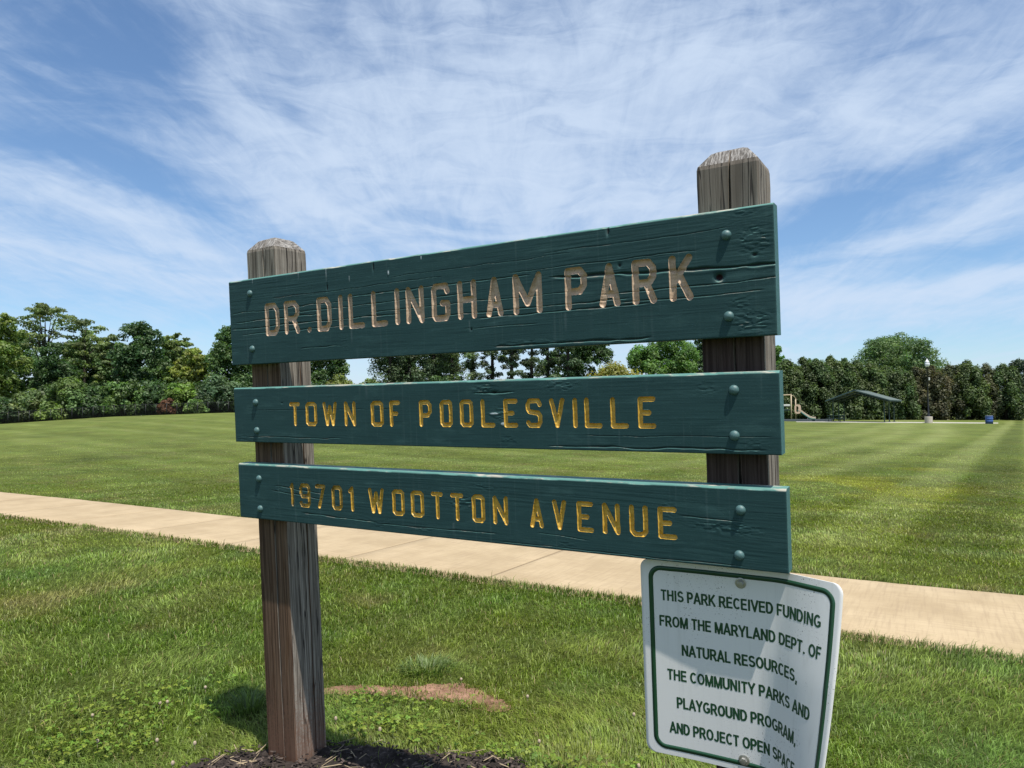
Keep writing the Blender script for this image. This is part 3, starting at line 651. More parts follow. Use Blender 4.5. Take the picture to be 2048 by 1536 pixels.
def make_board(spec, bi):
    x0, x1, z1, z0, rb, letters, bolts, mat = spec
    hx, hz = .0015, .00105
    nx = int(round((x1 - x0) / hx)) + 1; nz = int(round((z1 - z0) / hz)) + 1
    X, Z = np.meshgrid(np.linspace(x0, x1, nx), np.linspace(z0, z1, nz), indexing='ij')
    hx = (x1 - x0) / (nx - 1); hz = (z1 - z0) / (nz - 1)
    D = np.full(X.shape, 1.)
    for ch, lx0, lx1, lz0, lz1 in letters:
        ia, ib = max(0, int((lx0 - .03 - x0) / hx)), min(nx, int((lx1 + .03 - x0) / hx) + 2)
        ka, kb = max(0, int((lz0 - .03 - z0) / hz)), min(nz, int((lz1 + .03 - z0) / hz) + 2)
        sx, sz = X[ia:ib, ka:kb], Z[ia:ib, ka:kb]; d = np.full(sx.shape, 1.)
        u0, u1 = (lx0 + rb, lx1 - rb); v0, v1 = lz0 + rb, lz1 - rb
        if ch in 'I.': u0 = u1 = (lx0 + lx1) / 2
        if ch == '.': v1 = v0
        for line in GLY[ch]:
            P = [(u0 + a * (u1 - u0), v0 + b * (v1 - v0)) for a, b in line]
            for p, q in zip(P, P[1:]): d = np.minimum(d, seg_d(sx, sz, p, q))
        D[ia:ib, ka:kb] = np.minimum(D[ia:ib, ka:kb], d)
    D = D + .0007 * (vnoise(X / .006, Z / .006, 3 + bi) - .5) + .0006 * (vnoise(X / .02, Z / .02, 13 + bi) - .5)
    # pull the nearest grid points on to the carved outline so its edge is clean
    s = D - rb; gx, gz = np.gradient(s, hx, hz)
    nb = (np.abs(s) < .55 * max(hx, hz)) & (np.hypot(gx, gz) > .5); inn = np.zeros_like(nb); inn[1:-1, 1:-1] = True; nb &= inn
    g2 = np.maximum(gx * gx + gz * gz, 1e-6)
    X = np.where(nb, X - s * gx / g2, X); Z = np.where(nb, Z - s * gz / g2, Z); D = np.where(nb, rb, D)
    # relief of the painted timber: raised grain, checks, blistered paint
    u = X + 3.7 * bi; wav = .010 * (fbm(u * 1.1, Z * 2.5, 40 + bi, 3) - .5) * 2
    for kx, kz, kr in KNOTS[bi]:
        wav = wav + .018 * np.sign(Z - kz) * np.exp(-(((X - kx) / (kr * 3)) ** 2 + ((Z - kz) / (kr * 1.6)) ** 2))
    zz = Z + wav
    gr = .5 * (vnoise(u / .22, zz / .0055, 50) - .5) + .5 * (vnoise(u / .10, zz / .0030, 51) - .5)
    gm = .35 + 1.1 * sstep(fbm(u * 1.4, zz * 9, 52, 3), .42, .68)
    Y = -gr * .00044 * gm * GRAIN[bi]
    Y += .0016 * (fbm(u * 2.2, Z * 5, 53, 3) - .5)
    dirt = np.zeros_like(X); white = np.zeros_like(X); plug = np.zeros_like(X)
    for (pts, wd, dp) in CRACKS[bi]:
        pts = np.array(pts); zc = np.interp(X, pts[:, 0], pts[:, 1]) + .0035 * (fbm(X * 13, 0 * X + pts[0, 1] * 91, 54, 3) - .5) * 2
        ins = sstep(X, pts[0, 0], pts[0, 0] + .03) * (1 - sstep(X, pts[-1, 0] - .03, pts[-1, 0] + .001)) if pts[-1, 0] < x1 - .002 else sstep(X, pts[0, 0], pts[0, 0] + .05)
        ww = wd * (.5 + .9 * vnoise(X / .03, 0 * X + 2, 55))
        e = np.exp(-((Z - zc) / ww) ** 2) * ins
        lip = np.exp(-((Z - zc + 2.2 * ww) / (1.6 * ww)) ** 2) * ins
        Y += dp * e - .12 * dp * lip; dirt = np.maximum(dirt, .95 * e)
    for (bx, bz, sx, sz, am) in BLISTER[bi]:
        mk = np.exp(-(((X - bx) / sx) ** 2 + ((Z - bz) / sz) ** 2)); mk = mk * sstep(mk + .9 * (fbm(X * 25, Z * 70, 56, 3) - .5), .05, .75)
        Y -= .48 * am * mk * (sstep(vnoise(X / .011 + 1.5 * vnoise(X / .01, Z / .008, 9), Z / .0034, 57), .3, .7) - .5)
    for (sx, sz, ln, wd, st) in DRIPS[bi]:
        m_ = np.exp(-((X - sx) / wd) ** 2) * sstep(Z, sz - ln, sz - ln * .2) * (Z < sz); white = np.maximum(white, st * m_ * (.4 + .6 * vnoise(X / .002, Z / .006, 58)))
    for (px, pz, wx, wz, dp, kind) in DENTS[bi]:
        e = np.exp(-(((X - px) / wx) ** 2 + ((Z - pz) / wz) ** 2)); Y += dp * e
        if kind == 'dark': dirt = np.maximum(dirt, sstep(e, .3, .7))
        if kind == 'white': white = np.maximum(white, .8 * sstep(e, .35, .7))
        if kind == 'plug': plug = np.maximum(plug, sstep(e, .35, .55))
    # rounded, knocked edges
    ed = np.minimum(np.minimum(X - x0, x1 - X), np.minimum(Z - z0, z1 - Z)); Y += .0011 * np.clip(1 - ed / .0022, 0, 1) ** 2 + .0045 * np.clip(1 - (z1 - Z) / (.004 + .004 * fbm(X * 7, 0 * X + 4 * bi, 60, 3)), 0, 1) ** 1.6
    nick = (1 - sstep(z1 - Z, 0, .006)) * sstep(fbm(X * 18, 0 * X + bi, 59, 3), .55, .75); Y += .004 * nick
    Y = np.where(D < rb, Y + 1.05 * rb * np.maximum(1 - (D / rb) ** 3, 0) ** .42, Y)
    a = np.arange(nx - 1)[:, None] * nz; b = np.arange(nz - 1)[None]
    Q = np.stack([a + b, a + nz + b, a + nz + b + 1, a + b + 1], -1).reshape(-1, 4)
    s = (D - rb).ravel(); sm = s[Q].mean(1); let = sm < -1e-7
    V = np.stack([X, Y, Z], -1).reshape(-1, 3); wr = np.stack([white, dirt, plug], -1).reshape(-1, 3)
    def sub(Qs):
        us = np.unique(Qs); mp = np.full(len(V), -1); mp[us] = np.arange(len(us)); return us, mp
    us, mp = sub(Q[~let])
    Vb = V[us]; Fb = mp[Q[~let]]
    loop = np.concatenate([np.arange(nx) * nz, (nx - 1) * nz + np.arange(1, nz), np.arange(nx - 2, -1, -1) * nz + nz - 1, np.arange(nz - 2, 0, -1)])
    lp = mp[loop]; bk = Vb[lp].copy()
    mids = Vb[lp].copy(); mids[:, 1] = .014; bk[:, 1] = TH_; n0 = len(Vb); K = len(lp); k = np.arange(K); k2 = (k + 1) % K
    f0 = Vb[lp].copy()
    Vb = np.concatenate([Vb, f0, mids, bk]); wb = np.concatenate([wr[us], wr[loop] * 0, wr[loop] * 0, wr[loop] * 0])
    S1 = np.stack([n0 + k, n0 + K + k, n0 + K + k2, n0 + k2], 1); S2 = np.stack([n0 + K + k, n0 + 2 * K + k, n0 + 2 * K + k2, n0 + K + k2], 1)
    back = np.array([[n0 + 2 * K + 0, n0 + 2 * K + nx + nz - 2 + nx - 1, n0 + 2 * K + nx + nz - 2, n0 + 2 * K + nx - 1]])
    bo = npmesh('board', Vb, [Fb, S1, S2, back], PAINT, sign, smooth=False, col=wb, attrname='wear')
    sm_ = np.zeros(len(bo.data.polygons), bool); sm_[:len(Fb)] = True; bo.data.polygons.foreach_set('use_smooth', sm_)
    Ql = Q[let]; cxm = V[Ql][:, :, 0].mean(1)
    for wa, wb_ in zip(SPLIT[bi], SPLIT[bi][1:]):
        qq = Ql[(cxm >= wa) & (cxm < wb_)]; us, mp = sub(qq)
        npmesh('carved_word', V[us], mp[qq], WORN if bi == 2 and wa == 0 else mat, bo, smooth=True)
    for bx, bz in bolts:
        mb = MB(); R = np.array([[1, 0, 0], [0, 0, -1], [0, 1, 0]])
        prof = [(.0115, -.003), (.0115, .0008), (.0108, .0032), (.0088, .0058), (.0058, .0078), (.0025, .0087), (.0003, .009)]
        mb.lathe(prof, 16, (bx, 0, bz), R); mb.build('bolt_head', BOLTP, bo, True)
    bo['label'] = ['wide top board with weathered cracks', 'middle board', 'bottom board'][bi]
    return bo
_z = lambda v: ZT + v
SPLIT = [[0, .435, 1.215, 1.78], [0, .53, .69, 1.78], [0, .515, 1.07, 1.78]]
KNOTS = [[(1.72, _z(-.03), .02), (.30, _z(-.25), .015)], [(.26, _z(-.385), .012), (1.04, _z(-.395), .018)], [(.62, _z(-.785), .016), (.20, _z(-.70), .02), (1.60, _z(-.72), .03)]]
GRAIN = [1.25, .8, .9]
_r = random.Random(5)
def _rc(x0, x1, zc, dr): 
    xs_ = np.linspace(x0, x1, 6); return [(x, zc + dr * (x - x0) + .002 * (_r.random() - .5)) for x in xs_]
CRACKS = [
 [([(1.22, _z(-.108)), (1.42, _z(-.118)), (1.6, _z(-.127)), (1.778, _z(-.132))], .0030, .0042)] +
 [(_rc(a, b, _z(zc), .004), w_, d_) for a, b, zc, w_, d_ in [(.0, .55, -.112, .0012, .0014), (.02, .42, -.142, .0014, .0018), (.0, .75, -.165, .0016, .002), (.05, .62, -.186, .0012, .0014), (.30, 1.0, -.128, .0012, .0014), (.55, 1.18, -.098, .0014, .0016),
   (.62, 1.30, -.152, .0012, .0014), (.8, 1.45, -.181, .0014, .0018), (1.0, 1.5, -.196, .0016, .0018), (1.1, 1.62, -.085, .0010, .001), (.2, .9, -.075, .0009, .0008), (1.35, 1.777, -.165, .0014, .0016), (1.4, 1.76, -.188, .0012, .0014), (.7, 1.3, -.055, .0008, .0007), (1.2, 1.7, -.045, .0008, .0007), (1.05, 1.50, -.276, .0022, .0026), (.32, .52, -.245, .0012, .0012), (.95, 1.2, -.222, .001, .001)]],
 [(_rc(a, b, _z(zc), .0, ), w_, d_) for a, b, zc, w_, d_ in [(1.2, 1.75, -.538, .0016, .002), (.05, .5, -.53, .001, .001), (.98, 1.12, -.398, .002, .0028), (.1, .7, -.44, .0008, .0006), (1.3, 1.77, -.51, .0008, .0007)]],
 [(_rc(a, b, _z(zc), dr), w_, d_) for a, b, zc, w_, d_, dr in [(.30, .62, -.772, .0014, .0016, -.02), (.62, 1.05, -.782, .0012, .0014, .006), (.18, .42, -.69, .0012, .0013, -.07), (.16, .40, -.705, .0012, .0013, -.07), (1.54, 1.70, -.692, .0012, .0014, -.05), (1.16, 1.32, -.765, .001, .0012, -.05), (1.05, 1.7, -.80, .001, .001, 0)]],
]
BLISTER = [
 [(1.735, _z(-.075), .045, .035, .0022), (1.715, _z(-.012), .03, .010, .0014), (1.72, _z(-.255), .06, .03, .0022), (1.70, _z(-.21), .03, .02, .0015), (.52, _z(-.235), .02, .03, .0006), (.78, _z(-.12), .02, .02, .001), (1.15, _z(-.27), .15, .008, .0012)],
 [(1.02, _z(-.385), .05, .02, .0018), (1.25, _z(-.383), .06, .018, .0018), (1.07, _z(-.455), .035, .025, .0016), (1.62, _z(-.40), .03, .02, .0012), (1.09, _z(-.53), .03, .02, .0012), (.05, _z(-.535), .04, .02, .001), (1.72, _z(-.53), .04, .02, .001)],
 [(1.66, _z(-.715), .085, .016, .0022), (.93, _z(-.70), .05, .022, .002), (1.0, _z(-.655), .06, .012, .001), (.20, _z(-.70), .03, .015, .0012), (1.52, _z(-.68), .02, .02, .0014), (.63, _z(-.785), .025, .012, .0012), (1.25, _z(-.79), .03, .012, .001), (.80, _z(-.785), .06, .008, .0012)],
]
DRIPS = [[(.455, _z(-.002), .05, .0013, .75), (.335, _z(-.002), .03, .0016, .35), (.55, _z(-.035), .022, .0012, .8), (.12, _z(-.002), .02, .0012, .6), (.98, _z(-.2), .04, .002, .12), (1.27, _z(-.2), .06, .003, .10), (.55, _z(-.20), .05, .003, .12)], [(.6, _z(-.37), .05, .004, .08)], [(.9, _z(-.76), .04, .003, .1)]]
DENTS = [[(.645, _z(-.017), .0026, .014, .005, 'dark'), (1.392, _z(-.010), .0035, .011, .006, 'dark'), (.457, _z(-.062), .003, .012, .003, 'dark'), (.824, _z(-.012), .0022, .006, -.001, 'white'), (.703, _z(-.042), .0030, .008, -.002, 'white'), (1.06, _z(-.128), .0018, .006, -.001, 'white'), (1.656, _z(-.150), .0085, .0075, .012, 'plug'), (1.42, _z(-.098), .004, .005, .003, 'dark'), (1.735, _z(-.108), .006, .004, .003, 'dark'), (.985, _z(-.225), .003, .004, .002, 'dark')],
 [(1.05, _z(-.398), .012, .004, .004, 'dark'), (1.048, _z(-.455), .016, .003, -.0015, 'white'), (1.09, _z(-.452), .016, .002, -.0012, 'white'), (1.075, _z(-.482), .008, .005, -.001, 'white'), (.235, _z(-.418), .004, .002, .002, 'dark')],
 [(.30, _z(-.70), .004, .003, .003, 'dark'), (1.50, _z(-.745), .004, .003, .003, 'dark')]]
for bi, spec in enumerate(BOARDS): make_board(spec, bi)

def make_post(cx, cy, wd, ztop, mat, label, notch, seed):
    hw = wd / 2; c = .003; zs = np.concatenate([np.linspace(-.25, ztop, 60)])
    def ring(k, z, sc=1.):
        o = []; nf = notch + .004 * (vnoise(np.array([z * 6.]), np.array([seed * 1.]), 3)[0] - .5)
        nw = .0022 + .0022 * vnoise(np.array([z * 4.]), np.array([seed * 2.]), 5)[0]; dp = .014
        pts = [(-hw + c, -hw), (nf - nw, -hw), (nf, -hw + dp), (nf + nw, -hw), (hw - c, -hw), (hw, -hw + c), (hw, .02 - nw * .7), (hw - .01, .02), (hw, .02 + nw * .7), (hw, hw - c), (hw - c, hw), (-hw + c, hw), (-hw, hw - c), (-hw, -hw + c)]
        j = .0012
        return [((px_ * sc) + cx + j * (random.Random(seed + int(z * 900) + q).random() - .5), py_ * sc + cy, z) for q, (px_, py_) in enumerate(pts)]
    V = []
    for k, z in enumerate(zs): V += ring(k, z)
    for sc, dz in ((.97, .010), (.78, .026), (.60, .041), (.42, .047)): V += ring(0, ztop, sc) and [(p[0], p[1], ztop + dz + .002 * (random.Random(seed + i).random() - .5)) for i, p in enumerate(ring(0, ztop, sc))]
    K = 14; nrow = len(V) // K; Fc = [(i * K + j, i * K + (j + 1) % K, (i + 1) * K + (j + 1) % K, (i + 1) * K + j) for i in range(nrow - 1) for j in range(K)]
    mb = MB(); mb.add(V, Fc + [tuple((nrow - 1) * K + j for j in range(K))])
    return mb.build('post', mat, sign, False, label=label)
make_post(.112, TH_ + .0705, .140, ZT + .097, POSTL, 'left post, stained brown low on its front', .012, 100)
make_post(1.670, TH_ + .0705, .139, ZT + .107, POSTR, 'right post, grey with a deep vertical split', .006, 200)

# ------------------------------------------------------------------ the bent notice under the right end of the boards
SW, SH = .470, .476; SX0, SZT = 1.434, ZT - .8135
def sheet_map(u, v, off=0.):
    """u along the width, v down from the top, bent forward on its right side, more so lower down"""
    u = np.asarray(u, float); v = np.asarray(v, float); t = v / SH
    us = np.interp(t, [0, .45, 1], [.300, .262, .238]); ph = np.interp(t, [0, .5, 1], [rad(22), rad(37), rad(53)]); bl = np.interp(t, [0, 1], [.06, .10])
    s = np.linspace(0, 1, 41); X = np.zeros(u.shape); Y = np.zeros(u.shape); nx = np.zeros(u.shape); ny = np.zeros(u.shape)
    for k in range(40):
        uu = u * (s[k] + s[k + 1]) / 2
        a = ph * sstep((uu - us) / bl, 0, 1) - rad(3.4) * (1 - sstep(uu, .06, .2))
        X += np.cos(a) * u / 40; Y += -np.sin(a) * u / 40
    a = ph * sstep((u - us) / bl, 0, 1) - rad(3.4) * (1 - sstep(u, .06, .2))
    y0 = TH_ - .0035 - .0075 
    Y = Y + y0 - .004 * (t - .5) ** 2 * 4 * 0
    return np.stack([SX0 + X + np.sin(a) * -off, Y - np.cos(a) * off, SZT - v], -1)
notice = thing('funding_notice', 'bent white metal notice with green border bolted under the bottom board', 'sign')
notice.matrix_world = sign.matrix_world.copy()
def rr_out(w, h, r, k=8):     # rounded rectangle outline
    o = []
    for cx_, cy_, a0 in ((w - r, r, -90), (w - r, h - r, 0), (r, h - r, 90), (r, r, 180)):
        o += [(cx_ + r * math.cos(rad(a0 + 90 * i / k)), cy_ + r * math.sin(rad(a0 + 90 * i / k))) for i in range(k + 1)]
    return o
def sheet_part(name, mat, off, thick, inset0, r0, ring=None, rows=40, cols=60):
    """a plate (or a ring between two rounded rectangles) wrapped on to the bent sheet"""
    if ring is None:
        e_ = (1 - np.cos(np.linspace(0, math.pi / 2, 10))) * r0 / SH; tv = np.concatenate([e_, np.linspace(r0 / SH, 1 - r0 / SH, rows - 18)[1:-1], 1 - e_[::-1]]); V = []
        for t_ in tv:
            v = t_ * SH; r = r0
            dv = min(v, SH - v); ins = 0 if dv >= r else r - math.sqrt(max(r * r - (r - dv) ** 2, 0))
            V.append(np.stack([np.linspace(ins, SW - ins, cols), np.full(cols, v)], -1))
        U = np.array(V).reshape(-1, 2); a = np.arange(rows - 1)[:, None] * cols; b = np.arange(cols - 1)[None]
        Q = np.stack([a + b, a + cols + b, a + cols + b + 1, a + b + 1], -1).reshape(-1, 4)
        A = sheet_map(U[:, 0], U[:, 1], off); B = sheet_map(U[:, 0], U[:, 1], off - thick); n_ = len(A)
        lp = np.concatenate([np.arange(cols), np.arange(1, rows) * cols + cols - 1, (rows - 1) * cols + np.arange(cols - 2, -1, -1), np.arange(rows - 2, 0, -1) * cols])
        k2 = np.roll(lp, -1)
        return npmesh(name, np.concatenate([A, B]), [Q, Q[:, ::-1] + n_, np.stack([lp, k2, k2 + n_, lp + n_], 1)], mat, notice, smooth=False)
    (i0, ra), (i1, rb_) = ring
    def dense(ins, r):
        o = np.array(rr_out(SW - .0345 - 2 * ins, SH - .028 - 2 * ins, r, 10)) + ins + np.array([.0195, .0145]); o = np.concatenate([o, o[:1]]); res = []
        for p, q in zip(o, o[1:]):
            m_ = max(1, int(np.hypot(*(q - p)) / .008)) if np.hypot(*(q - p)) > .05 else 1
            m_ = 44 if np.hypot(*(q - p)) > .05 else 1
            res += [p + (q - p) * k / m_ for k in range(m_)]
        return np.array(res)
    A, B = dense(i0, ra), dense(i1, rb_); n_ = len(A); k = np.arange(n_); k2 = (k + 1) % n_
    V = np.concatenate([sheet_map(A[:, 0], A[:, 1], off), sheet_map(B[:, 0], B[:, 1], off), sheet_map(A[:, 0], A[:, 1], .0001), sheet_map(B[:, 0], B[:, 1], .0001)])
    return npmesh(name, V, [np.stack([k, k + n_, k2 + n_, k2], 1), np.stack([k, k2, k2 + 2 * n_, k + 2 * n_], 1), np.stack([k + n_, k + 3 * n_, k2 + 3 * n_, k2 + n_], 1)], mat, notice)
sh = sheet_part('sheet', SHEET, 0., .0016, 0, .022)
sh.data.polygons.foreach_set('use_smooth', np.array([i < 39 * 59 * 2 for i in range(len(sh.data.polygons))]))
sheet_part('border', SGREEN, .0005, .0004, 0, 0, ring=((0., .030), (.0112, .020)))
def arc(cx_, cy_, rx_, ry_, a0, a1, k=10): return [(cx_ + rx_ * math.cos(rad(a0 + (a1 - a0) * i / k)), cy_ + ry_ * math.sin(rad(a0 + (a1 - a0) * i / k))) for i in range(k + 1)]
# plain grotesque capitals: width, then centre-line strokes in a box of height 1 (stroke width .17)
SANS = {
 'A': (.72, [[(.05, -.02), (.36, .98), (.67, -.02)], [(.17, .30), (.55, .30)]]),
 'C': (.70, [arc(.37, .5, .27, .415, 42, 318, 18)]),
 'D': (.70, [[(.10, .085), (.10, .915), (.30, .915)] + arc(.30, .5, .30, .415, 90, -90, 14) + [(.10, .085)]]),
 'E': (.62, [[(.60, .915), (.10, .915), (.10, .085), (.61, .085)], [(.10, .52), (.56, .52)]]),
 'F': (.58, [[(.56, .915), (.10, .915), (.10, 0.)], [(.10, .49), (.50, .49)]]),
 'G': (.76, [arc(.39, .5, .29, .415, 48, 300, 18) + [(.65, .20), (.65, .44), (.40, .44)]]),
 'H': (.70, [[(.10, 0.), (.10, 1.)], [(.60, 0.), (.60, 1.)], [(.10, .52), (.60, .52)]]),
 'I': (.28, [[(.14, 0.), (.14, 1.)]]),
 'J': (.54, [[(.42, 1.), (.42, .30)] + arc(.24, .28, .18, .195, 0, -165, 10)]),
 'K': (.70, [[(.10, 0.), (.10, 1.)], [(.62, 1.02), (.12, .36)], [(.27, .56), (.66, -.02)]]),
 'L': (.58, [[(.10, 1.), (.10, .085), (.57, .085)]]),
 'M': (.84, [[(.10, 0.), (.10, .98)], [(.12, 1.), (.42, .02), (.72, 1.)], [(.74, 0.), (.74, .98)]]),
 'N': (.70, [[(.10, 0.), (.10, 1.)], [(.11, .97), (.59, .03)], [(.60, 0.), (.60, 1.)]]),
 'O': (.76, [arc(.38, .5, .285, .415, 0, 360, 26)]),
 'P': (.64, [[(.10, 0.), (.10, .915), (.34, .915)] + arc(.34, .675, .20, .24, 90, -90, 10) + [(.10, .435)]]),
 'R': (.70, [[(.10, 0.), (.10, .915), (.36, .915)] + arc(.36, .69, .20, .225, 90, -90, 10) + [(.10, .465)], [(.36, .46), (.64, -.02)]]),
 'S': (.66, [arc(.33, .70, .22, .215, 25, 230, 12) + arc(.33, .29, .24, .205, 60, -155, 14)]),
 'T': (.62, [[(.01, .915), (.61, .915)], [(.31, .9), (.31, 0.)]]),
 'U': (.70, [[(.10, 1.), (.10, .34)] + arc(.35, .34, .25, .255, 180, 360, 14) + [(.60, 1.)]]),
 'V': (.68, [[(.04, 1.02), (.34, .03), (.64, 1.02)]]),
 'Y': (.68, [[(.04, 1.02), (.34, .44), (.64, 1.02)], [(.34, .46), (.34, 0.)]]),
 '.': (.28, [[(.14, 0.), (.14, .17)]]), ',': (.28, [[(.15, .17), (.15, .06), (.09, -.16)]]),
}
def text_line(txt, u0, u1, vb, cap):
    """one printed line as a thin film with clean outlines on the bent sheet"""
    pen = 0.; lay = []
    for ch in txt:
        if ch == ' ': pen += .30; continue
        lay.append((ch, pen)); pen += SANS[ch][0] + .055
    kx = (u1 - u0) / (pen - .055); hw_ = .088 * cap
    g = .00062; uu = np.arange(u0 - .003, u1 + .003, g); vv = np.arange(-.22 * cap, 1.05 * cap, g); U, Vv = np.meshgrid(uu, vv, indexing='ij'); D = np.full(U.shape, 1.)
    for ch, p0 in lay:
        ia = max(0, int((p0 * kx - .004) / g)); ib = min(len(uu), int(((p0 + SANS[ch][0]) * kx + .010) / g)); su, sv = U[ia:ib], Vv[ia:ib]; d = D[ia:ib]
        for ln_ in SANS[ch][1]:
            q = [(u0 + (p0 + a_) * kx, b_ * cap) for a_, b_ in ln_]
            for i_, (p, r_) in enumerate(zip(q, q[1:])):
                dx, dz = r_[0] - p[0], r_[1] - p[1]; L_ = math.hypot(dx, dz) + 1e-9; al = ((su - p[0]) * dx + (sv - p[1]) * dz) / L_; pe = np.abs((su - p[0]) * dz - (sv - p[1]) * dx) / L_
                d = np.minimum(d, np.maximum(pe - hw_, np.maximum(-al, al - L_)))
                if i_: d = np.minimum(d, np.hypot(su - p[0], sv - p[1]) - hw_)
        D[ia:ib] = d
    gx, gz = np.gradient(D, g, g); nb = (np.abs(D) < .6 * g) & (np.hypot(gx, gz) > .5); g2 = np.maximum(gx * gx + gz * gz, 1e-6)
    U = np.where(nb, U - D * gx / g2, U); Vv = np.where(nb, Vv - D * gz / g2, Vv); D = np.where(nb, 0, D)
    nx, nz = D.shape; a_ = np.arange(nx - 1)[:, None] * nz; b_ = np.arange(nz - 1)[None]
    Q = np.stack([a_ + b_, a_ + nz + b_, a_ + nz + b_ + 1, a_ + b_ + 1], -1).reshape(-1, 4); Q = Q[D.ravel()[Q].mean(1) < -1e-7]
    us = np.unique(Q); mp = np.full(nx * nz, -1); mp[us] = np.arange(len(us))
    return sheet_map(U.ravel()[us], vb - Vv.ravel()[us], .00035), mp[Q]
for L in (
 ('THIS PARK RECEIVED FUNDING', .0485, .4255, 0.0985, .0265), ('FROM THE MARYLAND DEPT. OF', .043, .431, 0.1615, .0265),
 ('NATURAL RESOURCES,', .0951, .3745, 0.2275, .0265), ('THE COMMUNITY PARKS AND', .058, .414, 0.2907, .0265),
 ('PLAYGROUND PROGRAM,', .079, .379, 0.3570, .0265), ('AND PROJECT OPEN SPACE', .0596, .380, 0.4199, .0265),
): npmesh('printed_line', *text_line(*L), SGREEN, notice)
for (bu, bv, nut) in ((.2385, .036, 0), (.2335, .448, 1)):
    p = sheet_map(np.array([bu]), np.array([bv]))[0]; R = np.array([[1, 0, 0], [0, 0, -1], [0, 1, 0]])
    mb = MB(); mb.lathe([(.0125, 0.), (.0125, .0016), (.0105, .0022), (.006, .0022)], 20, p, R)
    mb.lathe([(.0075, .002), (.0075, .006), (.0062, .0075), (.001, .0078)], 6, p, R)
    mb.build('bolt', ZINC, notice)

# ------------------------------------------------------------------ trees
def unit(v): return v / (np.linalg.norm(v, axis=-1, keepdims=True) + 1e-9)
def leaf_cloud(rg, cen, rad_, per, size, colr, up=.35, flat=1., jit=.6, var=.3):
    """leaf sprays over the shells of many overlapping clumps"""
    K = len(cen); n_ = np.maximum(8, (per * (rad_ / rad_.mean()) ** 2).astype(int)); idx = np.repeat(np.arange(K), n_); N = len(idx)
    d = unit(rg.normal(size=(N, 3)) + np.array([0, 0, .25])); q = (.55 + .5 * rg.rand(N)) * (1 + .09 * rg.normal(size=N))
    P = cen[idx] + d * (rad_[idx] * q)[:, None] * np.array([1, 1, flat])
    nrm = unit(d + jit * rg.normal(size=(N, 3)) + np.array([0, 0, up]))
    a = unit(np.cross(nrm, rg.normal(size=(N, 3)))); b = np.cross(nrm, a); s = size * (.55 + .9 * rg.rand(N))[:, None]
    fold = nrm * s * (.25 * rg.normal(size=(N, 1)))
    V = np.stack([P - a * s, P + b * s * .55 + fold, P + a * s, P - b * s * .55 + fold], 1).reshape(-1, 3)
    ck = 1 + var * rg.normal(size=K).clip(-1.6, 1.6); c = np.array(colr)[None] * np.array([1.8, 1.85, 1.85]) * (ck[idx] * (.72 + .56 * rg.rand(N)))[:, None]
    yl = (rg.rand(K) - .5) * .25; c[:, 0] *= 1 + yl[idx]
    return V, np.arange(N * 4).reshape(-1, 4), np.repeat(c, 4, 0)

